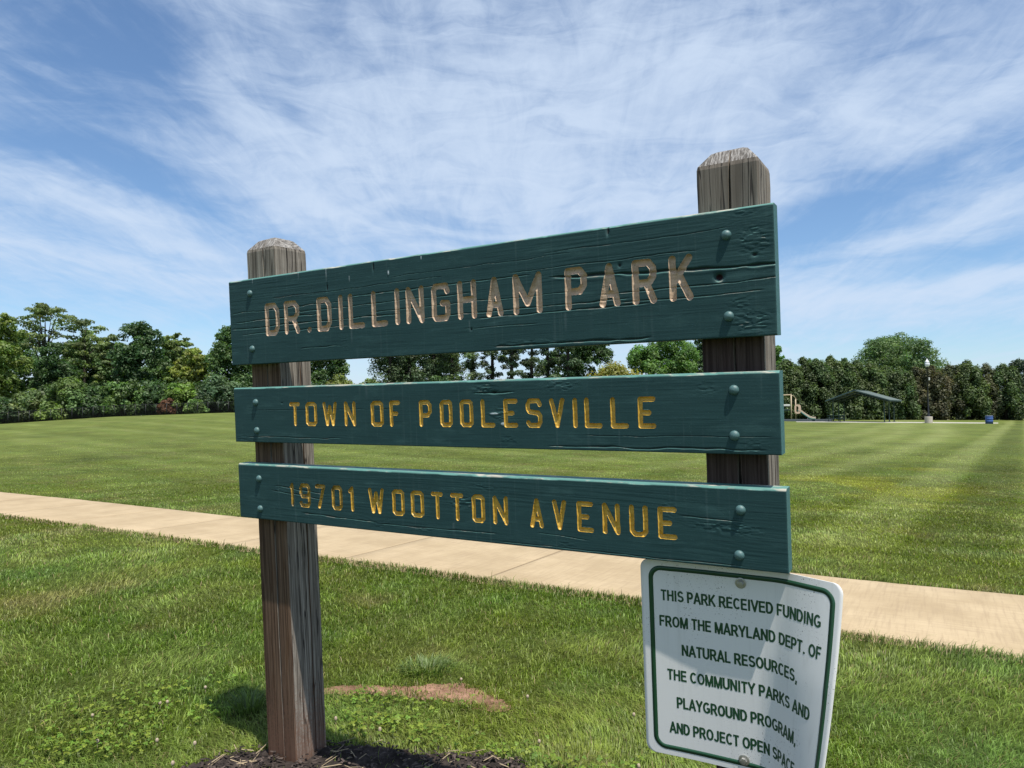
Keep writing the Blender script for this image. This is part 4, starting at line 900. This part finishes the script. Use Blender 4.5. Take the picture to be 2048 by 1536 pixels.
TREE_N = 0
def tree(name, label, cat, px, D, ytop, hw, style, colr, group=None, dens=1., leaf=None, ybase=None):
    global TREE_N
    TREE_N += 1; rg = np.random.RandomState(1000 + TREE_N * 7)
    base = at(px, D); H = CAM[2] + bear(px, ytop)[2] * D - base[2]; Rw = hw / F * D
    t = thing(name, label, cat, tuple(base), (0, 0, 0), group)
    mb = MB(); colr = np.array(colr); lf = leaf or .17
    k = 7
    if style == 'oak':         # big lobes, each a cluster of leafy clumps, with gaps between them
        zc, zr = .60, .42; lo = .22; M_ = int(np.clip(17 * (Rw / 4.) ** .7, 13, 28)); d = unit(rg.normal(size=(M_, 3)) + np.array([0, 0, .15])); q = .55 + .45 * rg.rand(M_)
        lr = Rw * (.27 + .13 * rg.rand(M_)); lc = np.stack([d[:, 0] * q * (Rw - lr * .75), d[:, 1] * q * (Rw - lr * .75), H * zc + d[:, 2] * q * (H * zr - lr * .6)], -1)
        lc = np.concatenate([lc, [[0, 0, H * .62], [0, 0, H * .97 - lr[0] * .8], [Rw * .35, 0, H * .36], [-Rw * .35, .3, H * .34], [.2, -Rw * .4, H * .42], [Rw * .5, -.4, H * .6], [-Rw * .5, -.4, H * .62]]]); lr = np.concatenate([lr, [Rw * .5, lr[0] * .85, Rw * .38, Rw * .38, Rw * .4, Rw * .4, Rw * .4]])
        S_ = int(11 * dens); sd = unit(rg.normal(size=(len(lc), S_, 3)) + np.array([0, 0, .3])); cen = (lc[:, None] + sd * (lr * .72)[:, None, None] * np.array([1, 1, .85])).reshape(-1, 3)
        cr = np.repeat(lr, S_) * (.30 + .2 * rg.rand(len(cen))); cen[:, 2] = np.minimum(cen[:, 2], H - cr * .7); nC = len(cen)
        V, Q, C = leaf_cloud(rg, cen, cr, np.clip(50 * (Rw / 4.) ** 1.1, 36, 90), lf, colr, .35, .8, .55, .2)
    elif style == 'airy':      # umbrella tiers: flattened plates near the outside of a wide dome
        zc, zr, lo = .74, .27, .47; nC = int(66 * max(.7, Rw / 4.) * dens); d = unit(rg.normal(size=(nC, 3))); q = .15 + .85 * rg.rand(nC) ** .5; cr = Rw * (.13 + .10 * rg.rand(nC))
        cen = np.stack([d[:, 0] * q * (Rw - cr * .6), d[:, 1] * q * (Rw - cr * .6), 0 * q], -1); rr_ = np.hypot(cen[:, 0], cen[:, 1]) / Rw
        cen[:, 2] = H * (.985 - .24 * rr_ ** 2 - .44 * (rg.rand(nC) ** 1.5)) - cr * .3
        V, Q, C = leaf_cloud(rg, cen, cr, 62 * dens, lf, colr, .45, .38)
        r0 = (.028 * H + .06) * (.55 if style == 'airy' else .9); pts = [(0, 0, -.2)]
        bx_, by_ = (rg.rand(2) - .5) * Rw * .25
        pts += [(bx_ * .4, by_ * .4, H * .2), (bx_, by_, H * lo * 1.05), (bx_ * 1.2, by_ * 1.2, H * zc), (bx_ * 1.3, by_ * 1.3, H * .85)]
        mb.tube(pts, [r0, r0 * .8, r0 * .62, r0 * .36, r0 * .1], 7)
        for i in rg.choice(nC, min(nC, 12 if style == 'oak' else 18), replace=False):
            z0 = min(H * (lo * .8 + .25 * rg.rand()), cen[i, 2] * .9); s0 = np.array([bx_ * .9, by_ * .9, z0]); m_ = (s0 + cen[i]) / 2 + np.array([0, 0, .06 * H * rg.rand()])
            mb.tube([s0, m_, cen[i]], [r0 * .34, r0 * .2, r0 * .05], 5)
    elif style == 'pine':
        nC = int(58 * dens); zz = .14 + .84 * rg.rand(nC) ** .8; a = rg.rand(nC) * 6.283; q = rg.rand(nC) ** .6
        wd = Rw * (1.05 - .75 * np.clip((zz - .35) / .65, 0, 1)) * (.5 + .8 * rg.rand(nC)); cr = Rw * (.24 + .2 * rg.rand(nC))
        cen = np.stack([np.cos(a) * q * wd, np.sin(a) * q * wd, zz * H], -1)
        V, Q, C = leaf_cloud(rg, cen, cr, 120, lf * .9, colr, .5, .6)
        r0 = .020 * H; s_ = (rg.rand(2) - .5) * .9
        mb.tube([(0, 0, -.2), (s_[0] * .5, s_[1] * .5, H * .4), (s_[0], s_[1], H * .97)], [r0, r0 * .7, r0 * .12], 7)
        for i in range(0, nC, 4): mb.tube([(s_[0] * zz[i], s_[1] * zz[i], cen[i, 2] - .3), cen[i]], [r0 * .2, r0 * .06], 4)
        for i in range(9): 
            z0 = H * (.12 + .4 * rg.rand()); a0 = rg.rand() * 6.283; l_ = Rw * (.4 + .6 * rg.rand()); mb.tube([(s_[0] * z0 / H, s_[1] * z0 / H, z0), (l_ * math.cos(a0), l_ * math.sin(a0), z0 + .3 + l_ * .3)], [r0 * .18, r0 * .05], 4)
    elif style == 'cypress':   # hedge conifer, feathered to the ground with a pointed leader
        nC = int(64 * dens); zz = rg.rand(nC) ** .9; prof = np.interp(zz, [0, .08, .3, .65, .86, .94, 1], [.80, 1., .98, .88, .62, .30, .05])
        a = rg.rand(nC) * 6.283; q = .45 + .55 * rg.rand(nC) ** .5; cr = Rw * (.20 + .16 * rg.rand(nC)) * (.55 + .6 * prof)
        cen = np.stack([np.cos(a) * q * Rw * prof, np.sin(a) * q * Rw * prof, zz * (H - .3) + .15], -1)
        V, Q, C = leaf_cloud(rg, cen, cr, 190 * dens, lf, colr, .55, 1.5, .5, .24)
        r0 = .12 + .012 * H; mb.tube([(0, 0, -.2), (0, 0, H * .55), (.05, 0, H * .99)], [r0, r0 * .6, .02], 6)
        for i in range(0, nC, 6): mb.tube([(0, 0, cen[i, 2] * .8), cen[i]], [r0 * .22, .012], 4)
    else:                      # bush
        nC = int(44 * dens * max(.8, Rw / 2.5)); d = unit(rg.normal(size=(nC, 3))); d[:, 2] = np.abs(d[:, 2]) * 1.25 - .3; q = .35 + .65 * rg.rand(nC) ** .5
        cr = Rw * (.20 + .16 * rg.rand(nC)); cen = np.stack([d[:, 0] * q * (Rw - cr * .5), d[:, 1] * q * (Rw - cr * .5), np.maximum(cr * .45, H * .30 + d[:, 2] * q * (H * .68 - cr * .6))], -1)
        V, Q, C = leaf_cloud(rg, cen, cr, 130 * dens, lf, colr, .4, .9)
        for i in rg.choice(nC, min(10, nC), replace=False): mb.tube([(rg.normal() * .1, rg.normal() * .1, -.15), cen[i] * np.array([.4, .4, .55]), cen[i]], [.06, .045, .012], 5)
    mb.build('stem' if style == 'bush' else 'trunk', PINEBARK if style in ('pine', 'cypress') else BARK, t, True)
    npmesh('foliage' if style in ('bush', 'cypress') else 'crown', V, Q, LEAF, t, col=C)
    return t
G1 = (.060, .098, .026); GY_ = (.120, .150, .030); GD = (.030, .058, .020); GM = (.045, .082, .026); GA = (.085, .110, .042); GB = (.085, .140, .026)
T_ = [
 ('tree', 'leafy yellow green tree at the far left edge above the fence', 'tree', 2, 84, 617, 60, 'oak', (.085, .115, .026), 1.1),
 ('tree', 'tallest feathery open crowned tree left of the sign, bare limbs showing', 'tree', 92, 97, 597, 64, 'airy', GA, 1.),
 ('tree', 'feathery open tree sloping down just right of the tallest one', 'tree', 168, 99, 628, 62, 'airy', (.09, .118, .045), 1.),
 ('tree', 'small feathery tree filling the dip beside the dark lacy tree', 'tree', 226, 98, 664, 42, 'airy', GA, 1.1),
 ('tree', 'dark dense tree under the feathery crowns left of the sign', 'tree', 108, 91, 676, 58, 'oak', GD, 1.),
 ('tree', 'dark green lacy topped tree midway between frame edge and sign', 'tree', 272, 92, 636, 62, 'oak', (.034, .066, .024), 1.05),
 ('tree', 'pale thin tree peeping up right of the dark lacy tree', 'tree', 350, 99, 662, 44, 'airy', (.095, .128, .04), 1.2),
 ('tree', 'yellow green flat topped tree left of the sign board', 'tree', 390, 93, 690, 50, 'oak', (.125, .145, .03), 1.),
 ('tree', 'dark rounded tree touching the left end of the boards', 'tree', 470, 89, 646, 66, 'oak', GM, 1.1),
 ('tree', 'broad tree mostly hidden behind the left post and top board', 'tree', 560, 94, 632, 60, 'oak', G1, 1.),
 ('tree', 'dark tree hidden behind the left end of the top board', 'tree', 515, 104, 640, 56, 'oak', GD, 1.),
 ('bush', 'pale green bush by the fence at the far left', 'bush', 58, 82.5, 772, 44, 'bush', GA, 1.),
 ('bush', 'broad layered bush under the feathery trees', 'bush', 135, 82.5, 748, 50, 'bush', (.062, .095, .03), 1.),
 ('bush', 'low bright bush in front of the layered bush by the fence', 'bush', 105, 81.6, 800, 34, 'bush', (.095, .135, .032), 1.),
 ('bush', 'dark bush in the hollow right of the layered bush', 'bush', 190, 83, 770, 38, 'bush', (.036, .066, .022), 1.),
 ('bush', 'large mid green bush below the dark lacy tree', 'bush', 245, 83, 748, 46, 'bush', (.066, .105, .032), 1.),
 ('bush', 'dark shaded bush right of the large mid green bush', 'bush', 305, 84, 764, 34, 'bush', (.028, .052, .02), 1.),
 ('bush', 'bright yellow green bush left of the sign post', 'bush', 362, 83, 752, 36, 'bush', GB, 1.),
 ('bush', 'small reddish bush at the foot of the bright bush', 'bush', 335, 81.5, 792, 17, 'bush', (.075, .035, .022), 1.),
 ('bush', 'low green bush by the fence right of the reddish one', 'bush', 392, 81.5, 796, 26, 'bush', (.07, .115, .03), 1.),
 ('bush', 'dark grey green bush beside the left end of the boards', 'bush', 438, 84, 738, 46, 'bush', (.042, .07, .034), 1.1),
 ('bush', 'dense shady bush at the foot of the far left tree', 'bush', 8, 81.5, 790, 40, 'bush', (.03, .055, .02), 1.),
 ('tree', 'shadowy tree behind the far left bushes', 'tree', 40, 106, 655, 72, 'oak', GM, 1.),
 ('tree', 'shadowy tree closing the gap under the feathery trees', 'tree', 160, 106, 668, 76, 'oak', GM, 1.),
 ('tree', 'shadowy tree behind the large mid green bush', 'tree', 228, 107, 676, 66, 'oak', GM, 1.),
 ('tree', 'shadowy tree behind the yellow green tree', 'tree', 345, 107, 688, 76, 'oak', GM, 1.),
 ('tree', 'dark green tree seen right of the left post', 'tree', 652, 96, 655, 54, 'oak', (.046, .08, .026), 1.05),
 ('bush', 'olive shrub just right of the left post', 'bush', 680, 88, 744, 44, 'bush', (.105, .112, .034), 1.1),
 ('bush', 'lower olive shrub under the patch of open sky', 'bush', 738, 88, 750, 30, 'bush', (.08, .105, .034), 1.1),
 ('tree', 'dark broadleaf tree behind the olive mound', 'tree', 1185, 103, 640, 54, 'oak', GD, .9),
 ('bush', 'large rounded olive yellow mound seen between the boards', 'bush', 1230, 86, 717, 74, 'bush', (.135, .125, .022), 1.6),
 ('tree', 'dark tree mass behind the first pines right of the open sky', 'tree', 800, 112, 660, 52, 'oak', GD, 1.),
 ('tree', 'dark tree mass behind the fourth pine', 'tree', 880, 112, 665, 46, 'oak', GD, 1.),
 ('tree', 'dark tree mass behind the last pines before the mound', 'tree', 1130, 112, 668, 50, 'oak', GD, 1.),
 ('tree', 'bright green spreading tree left of the right post', 'tree', 1335, 97, 655, 80, 'oak', (.062, .115, .03), 1.),
 ('tree', 'dark tree half hidden by the right post', 'tree', 1412, 106, 640, 46, 'oak', GD, 1.),
 ('tree', 'bright green tree showing just right of the right post', 'tree', 1548, 106, 690, 46, 'oak', (.055, .11, .026), 1.2),
 ('tree', 'big broad tree rising above the hedge', 'tree', 1803, 126, 655, 98, 'oak', (.062, .100, .040), 1.25),
 ('tree', 'distant treetop above the hedge left of the pavilion', 'tree', 1622, 122, 711, 30, 'oak', GM, 1.),
 ('tree', 'distant low treetop above the hedge left of the big tree', 'tree', 1690, 122, 716, 36, 'oak', (.05, .085, .034), 1.),
 ('tree', 'pale low treetop right of the lamp post', 'tree', 1880, 122, 729, 34, 'oak', (.075, .11, .04), 1.),
]
PN = ['first thin trunked pine right of the open sky', 'second pine from the open sky, heavy dark crown', 'third pine from the open sky', 'pine left of the widest row of gaps', 'pine with a dark bare trunk amid the gaps', 'slender pine with thin foliage near the middle of the boards', 'leaning pine right of the slender one', 'double looking pine with twiggy lower limbs', 'pine before the last gap', 'last pine left of the olive mound']
for j, (px, y_, hw) in enumerate([(778, 600, 36), (822, 585, 38), (866, 590, 34), (906, 590, 30), (945, 580, 26), (984, 590, 24), (1022, 585, 24), (1062, 590, 26), (1098, 580, 24), (1136, 590, 28)]):
    T_.append(('pine_tree', PN[j] + ', under the top board', 'pine tree', px, 100 + (j % 3) * 2, y_, hw * (1.3 if j < 5 else 1.1), 'pine', (.036, .056, .028) if j not in (3, 5) else (.055, .08, .034), 1.25 if j < 4 else .95))
HN = ['hedge conifer just right of the right post', 'hedge conifer behind the play structure', 'hedge conifer behind the slide end', 'hedge conifer with a spiky top left of the pavilion', 'hedge conifer over the left eave of the pavilion', 'hedge conifer behind the pavilion ridge', 'hedge conifer behind the right roof slope', 'hedge conifer over the right eave of the pavilion', 'hedge conifer below the big tree, dark', 'browned hedge conifer left of the lamp post', 'browned hedge conifer behind the lamp post',
      'hedge conifer with pointed top right of the lamp post', 'broad pointed hedge conifer left of the blue barrel', 'brownish hedge conifer behind the blue barrel', 'hedge conifer with a thin bare leader at the right edge', 'darkest hedge conifer at the right edge']
HB = [(1575, 722), (1606, 718), (1636, 720), (1664, 715), (1692, 722), (1718, 724), (1745, 728), (1772, 734), (1802, 738), (1836, 738), (1866, 736), (1902, 734), (1938, 724), (1972, 732), (2012, 731), (2040, 720)]
for j, (px, y_) in enumerate(HB):
    c_ = (.040, .062, .022) if j % 3 else (.048, .07, .024)
    if j in (9, 10): c_ = (.056, .052, .027)
    if j in (11, 13): c_ = (.045, .050, .025)
    if j == 15: c_ = (.026, .044, .026)
    T_.append(('conifer', HN[j], 'hedge tree', px, 97 + (j % 2) * .9, y_, 30 if j < 11 else 31, 'cypress', c_, 1.25))
for j in range(2): T_.append(('conifer', ['hedge conifer cut off by the right frame edge', 'hedge conifer out past the right frame edge'][j], 'hedge tree', 2076 + 38 * j, 97, 722 + 4 * j, 27, 'cypress', (.040, .06, .022), 1.))
for nm, lb, ct, px, D, yt, hw, stl, cl_, dn in T_:
    tree(nm, lb, ct, px, D, yt, hw, stl, cl_, {'conifer': 'conifers of the hedge', 'pine_tree': 'pines behind the sign', 'bush': 'bushes along the fence', 'tree': 'trees around the park'}[nm], dn, {'cypress': .135, 'pine': .17}.get(stl))

# rank growth along the fence foot that closes the view under the trees
rg = np.random.RandomState(77); ug = [at(px_, D_) for px_, D_ in zip(rg.rand(800) * 760 - 110, 83.5 + 10 * rg.rand(800))]
cen = np.array(ug); cr = .55 + .75 * rg.rand(800); cen[:, 2] += cr * .1 + rg.rand(800) ** 2 * 3.4
ug = np.array([at(px_, D_) for px_, D_ in zip(500 + rg.rand(650) * 1050, 101 + 9 * rg.rand(650))]); c2 = .6 + .7 * rg.rand(650); ug[:, 2] += c2 * .1 + rg.rand(650) ** 2 * 2.2
cen = np.concatenate([cen, ug]); cr = np.concatenate([cr, c2])
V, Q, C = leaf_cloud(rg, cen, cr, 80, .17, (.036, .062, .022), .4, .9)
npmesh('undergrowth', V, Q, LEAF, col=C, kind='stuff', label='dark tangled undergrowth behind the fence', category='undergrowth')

# ------------------------------------------------------------------ chain-link fence along the left woods
IRON = simple('dark_fence_metal', (.018, .019, .02), .5, .4, .2)
f0, f1 = at(-70, 78.3), at(640, 81.); fl = np.linalg.norm(f1 - f0); nP = 34; FH = 1.25
fence = thing('chain_link_fence', 'low dark chain link fence in front of the left woods', 'fence', tuple(f0))
def fpt(t, z=0.):
    p = f0 + (f1 - f0) * t; return np.array([p[0] - f0[0], p[1] - f0[1], float(ground(p[0], p[1])) - f0[2] + z])
for k in range(nP + 1):
    p = fpt(k / nP); mb = MB(); mb.tube([p - [0, 0, .3], p + [0, 0, FH]], .032, 6); mb.lathe([(.04, 0), (.045, .02), (.03, .05), (.005, .06)], 6, p + [0, 0, FH]); mb.build('post', IRON, fence, True)
mb = MB(); mb.tube([fpt(k / 60, FH - .03) for k in range(61)], .024, 6); mb.build('top_rail', IRON, fence, True)
mb = MB(); pit = .16; nW = int(fl / pit)
for k in range(nW):
    for sg in (1, -1):
        a, b = k / nW, (k + sg * (FH / pit) * .9) / nW
        if not 0 <= b <= 1: continue
        mb.tube([fpt(a, .02), fpt(b, FH - .05)], .0075, 3, False)
mb.build('wire_mesh', IRON, fence)

# ------------------------------------------------------------------ picnic ground on the right: pad, play structure, pavilion, lamp, barrel
PALE = simple('pale_concrete', (.38, .365, .315), .85, .2, 0, .2, 3.)
X_ = [at(px, D) for px, D in ((1592, 82.5), (1700, 81.5), (1850, 81.2), (1996, 81.2))]; Y_ = [at(px, D) for px, D in ((1592, 83.6), (1700, 85), (1850, 84), (1996, 83.2))]
V = [q + [0, 0, .03] for q in X_ + Y_] + [q - [0, 0, .2] for q in X_]
npmesh('concrete_pad', V, np.array([[0, 1, 5, 4], [1, 2, 6, 5], [2, 3, 7, 6], [8, 9, 1, 0], [9, 10, 2, 1], [10, 11, 3, 2]]), PALE, kind='structure')

def face(px): d = bear(px); return math.atan2(d[1], d[0]) - math.pi / 2
def local(name, label, cat, px, D, turn=0.): 
    return thing(name, label, cat, tuple(at(px, D)), (0, 0, face(px) + turn))
RGREEN = simple('green_metal_roof', (.04, .072, .068), .4, .5, .1, .1, 2.); DKGREEN = simple('dark_green_steel', (.022, .045, .042), .5, .4)
pav = local('picnic_pavilion', 'open picnic pavilion with a dark green gable roof beside the hedge', 'pavilion', 1727, 85, rad(-16))
hw_, ln, ez, rz = 3.55, 5.0, 2.5, 3.72; rx = -.25
def roof_slab(x0, z0, x1, z1, th):
    mb = MB(); y0, y1 = -ln / 2, ln / 2
    V = [(x0, y0, z0), (x1, y0, z1), (x1, y1, z1), (x0, y1, z0)]; V += [(a, b, c - th) for a, b, c in V]
    mb.add(V, [(0, 1, 2, 3), (7, 6, 5, 4), (0, 4, 5, 1), (1, 5, 6, 2), (2, 6, 7, 3), (3, 7, 4, 0)])
    nr_ = 13
    for k in range(nr_):
        y = y0 + .05 + (y1 - y0 - .1) * k / (nr_ - 1); mb.tube([(x0, y, z0 + .02), (x1, y, z1 + .02)], .03, 4)
    return mb
roof_slab(-hw_, ez, rx - .003, rz, .11).build('roof_slope', RGREEN, pav); roof_slab(hw_, ez, rx + .003, rz, .11).build('roof_slope', RGREEN, pav)
mb = MB(); mb.box((rx, 0, rz + .03), (.36, ln + .04, .06)); mb.build('ridge_cap', RGREEN, pav)
for yy in (-ln / 2 + .5, 0, ln / 2 - .5):
    mb = MB(); mb.tube([(-hw_ + .25, yy, ez - .12), (rx, yy, rz - .28), (hw_ - .25, yy, ez - .12)], .09, 4); mb.build('rafter', DKGREEN, pav)
for zf in (.3, .7):
    for s_ in (-1, 1):
        xq = (s_ * hw_) * (1 - zf) + rx * zf; zq = ez * (1 - zf) + rz * zf - .24; mb = MB(); mb.box((xq, 0, zq), (.1, ln - .3, .14)); mb.build('purlin', DKGREEN, pav)
for s_ in (-1, 1):
    for yy in (-ln / 2 + .5, 0, ln / 2 - .5):
        mb = MB(); mb.box((s_ * (hw_ - .75), yy, 1.29), (.10, .10, 2.6), None, .01); mb.box((s_ * (hw_ - .75), yy, .03), (.3, .3, .06)); mb.build('post', DKGREEN, pav)
tb = local('picnic_table', 'dark picnic table under the left side of the pavilion', 'table', 1672, 83.5, rad(-16))
mb = MB(); mb.box((0, 0, .75), (1.8, .75, .05)); mb.build('table_top', DKGREEN, tb)
for s_ in (-1, 1):
    mb = MB(); mb.box((0, s_ * .72, .44), (1.8, .27, .045)); mb.build('bench_seat', DKGREEN, tb)
    mb = MB(); mb.tube([(s_ * .65, -.8, 0), (s_ * .65, -.2, .73)], .035, 6); mb.tube([(s_ * .65, .8, 0), (s_ * .65, .2, .73)], .035, 6); mb.tube([(s_ * .65, -.75, .40), (s_ * .65, .75, .40)], .03, 6); mb.build('leg_frame', DKGREEN, tb)

TAN = simple('tan_steel', (.42, .34, .22), .5, .4); WHT = simple('pale_plastic', (.62, .62, .58), .5, .4); TEAL = simple('teal_plastic', (.06, .20, .18), .4, .4); PEACH = simple('peach_plastic', (.60, .44, .32), .45, .4); DKP = simple('dark_panel', (.03, .06, .065), .6, .3)  # deck and climbing panel share one plain dark colour
play = local('play_structure', 'tan framed play structure with a teal and peach slide near the hedge', 'playground', 1580, 86.5, rad(-6))
for (x_, y_, z_) in ((-2.2, -.55, 3.1), (.22, -.55, 3.2), (.60, .6, 2.75), (-2.2, .6, 3.1), (-.95, -.5, 2.0)):
    mb = MB(); mb.tube([(x_, y_, -.1), (x_, y_, z_)], .07, 8); mb.lathe([(.085, 0), (.085, .03), (.05, .07), (.005, .09)], 8, (x_, y_, z_)); mb.build('post', TAN, play, True)
mb = MB(); mb.tube([(-2.2, -.55, 3.08), (.22, -.55, 3.18)], .065, 8); mb.tube([(.22, -.55, 3.15), (.5, .2, 3.0), (.60, .6, 2.7)], .05, 8); mb.build('top_beam', TAN, play, True)
mb = MB(); mb.box((-.95, -.5, 1.92), (2.1, .06, .22), None, .02); mb.build('guard_panel', WHT, play)
mb = MB(); mb.box((-.95, .05, 1.35), (2.3, 1.1, .09), None, .02); mb.build('deck', DKP, play)
mb = MB(); mb.box((-1.3, -.48, 1.6), (.8, .05, .42), None, .02); mb.build('climbing_panel', DKP, play)
# arched slide entry with a round opening, and the chute
mb = MB(); ou = [(math.cos(a), math.sin(a)) for a in np.linspace(0, 2 * math.pi, 25)[:-1]]; K = 24; V = []
for yq in (-.42, -.30):
    V += [(.86 + .17 * c, yq, 1.46 + .36 * s_) for c, s_ in ou]; V += [(.92 + .36 * np.sign(c) * abs(c) ** .6, yq, 1.46 + .56 * np.sign(s_) * abs(s_) ** .6) for c, s_ in ou]
j = list(range(K)); Fq = []
for q in j:
    r_ = (q + 1) % K; Fq += [(q, r_, K + r_, K + q), (2 * K + r_, 2 * K + q, 3 * K + q, 3 * K + r_), (K + q, K + r_, 3 * K + r_, 3 * K + q), (r_, q, 2 * K + q, 2 * K + r_)]
mb.add(V, Fq); mb.build('slide_hood', PEACH, play)
pr_ = [(.9, 1.25), (1.25, 1.08), (1.75, .68), (2.2, .36), (2.55, .26), (2.85, .25)]
def chute(y0, y1, zb, name, mat, lip):
    V = []; 
    for x_, z_ in pr_: V += [(x_, y0, z_ + zb), (x_, y1, z_ + zb), (x_, y1, z_ + zb + lip), (x_, y0, z_ + zb + lip)]
    Fq = [(i * 4 + q, i * 4 + (q + 1) % 4, i * 4 + 4 + (q + 1) % 4, i * 4 + 4 + q) for i in range(len(pr_) - 1) for q in range(4)] + [(0, 3, 2, 1), (20, 21, 22, 23)]
    mb = MB(); mb.add(V, Fq); return mb.build(name, mat, play)
sl = chute(-.36, .3, 0, 'slide_bed', TEAL, .05); chute(-.42, -.362, -.02, 'slide_side', TEAL, .10); chute(.302, .37, 0, 'slide_side', PEACH, .28)
mb = MB(); mb.tube([(2.0, -.2, -.05), (2.0, -.2, .42)], .05, 6); mb.build('slide_leg', WHT, play)
bd = at(1560, 85.3); bd2 = at(1664, 85.0)
kerb = thing('playground_border', 'low dark timber border around the play structure', 'border', tuple(bd))
mb = MB(); dv = bd2 - bd; mb.box(dv / 2 + [0, 0, .12], (float(np.hypot(dv[0], dv[1])), .18, .30), [[math.cos(math.atan2(dv[1], dv[0])), -math.sin(math.atan2(dv[1], dv[0])), 0], [math.sin(math.atan2(dv[1], dv[0])), math.cos(math.atan2(dv[1], dv[0])), 0], [0, 0, 1]], .02)
mb.build('border_timber', simple('grey_border', (.07, .085, .10), .7, .3), kerb)

BLACK = simple('black_post_paint', (.012, .012, .014), .4, .5); CCB = simple('rough_concrete', (.46, .41, .35), .9, .2, 0, .2, 6., .01)
GLOBE = simple('frosted_globe', (.72, .74, .76), .3, .5, 0, .03)
lamp = local('lamp_post', 'tall black lamp post with a white lantern on a round concrete base', 'street lamp', 1857, 81)
mb = MB(); mb.lathe([(.40, -.1), (.40, .70), (.385, .74), (.02, .745)], 20); mb.build('concrete_base', CCB, lamp, False)
mb = MB(); mb.lathe([(.19, .745), (.19, .80), (.13, .95), (.10, 1.15), (.085, 1.2), (.062, 6.15), (.10, 6.2), (.15, 6.32), (.13, 6.36), (.005, 6.37)], 12); mb.build('pole', BLACK, lamp, True)
mb = MB(); mb.lathe([(.15, 6.372), (.23, 6.50), (.265, 6.68), (.24, 6.84), (.20, 6.88), (.02, 6.885)], 14); mb.build('lantern_globe', GLOBE, lamp, True)
mb = MB(); mb.lathe([(.25, 6.90), (.20, 7.0), (.10, 7.12), (.05, 7.2), (.015, 7.32), (.002, 7.33)], 12); mb.build('lantern_cap', GLOBE, lamp, True)
mb = MB()
for a in range(4): mb.tube([(.16 * math.cos(a * 1.571 + .4), .16 * math.sin(a * 1.571 + .4), 6.35), (.28 * math.cos(a * 1.571 + .4), .28 * math.sin(a * 1.571 + .4), 6.68), (.22 * math.cos(a * 1.571 + .4), .22 * math.sin(a * 1.571 + .4), 6.9)], .012, 4)
mb.build('lantern_cage', BLACK, lamp)
mb = MB(); mb.box((.17, -.02, 5.0), (.14, .12, .32), None, .02); mb.build('control_box', WHT, lamp)
brl = local('trash_barrel', 'blue steel trash barrel standing at the end of the concrete pad', 'trash can', 1978, 79.5)
BLUE = simple('blue_barrel_paint', (.035, .085, .27), .45, .5, 0, .2, 5.)
mb = MB(); mb.lathe([(.37, .0), (.37, .26), (.39, .28), (.37, .30), (.37, .55), (.39, .57), (.37, .59), (.37, .82), (.385, .85), (.37, .87)], 20); mb.build('drum', BLUE, brl, True)
mb = MB(); mb.lathe([(.30, .872), (.36, .875), (.37, .90), (.30, .905), (.29, .88)], 20); mb.build('rim', simple('pale_rim', (.4, .45, .55), .5, .4), brl, True)
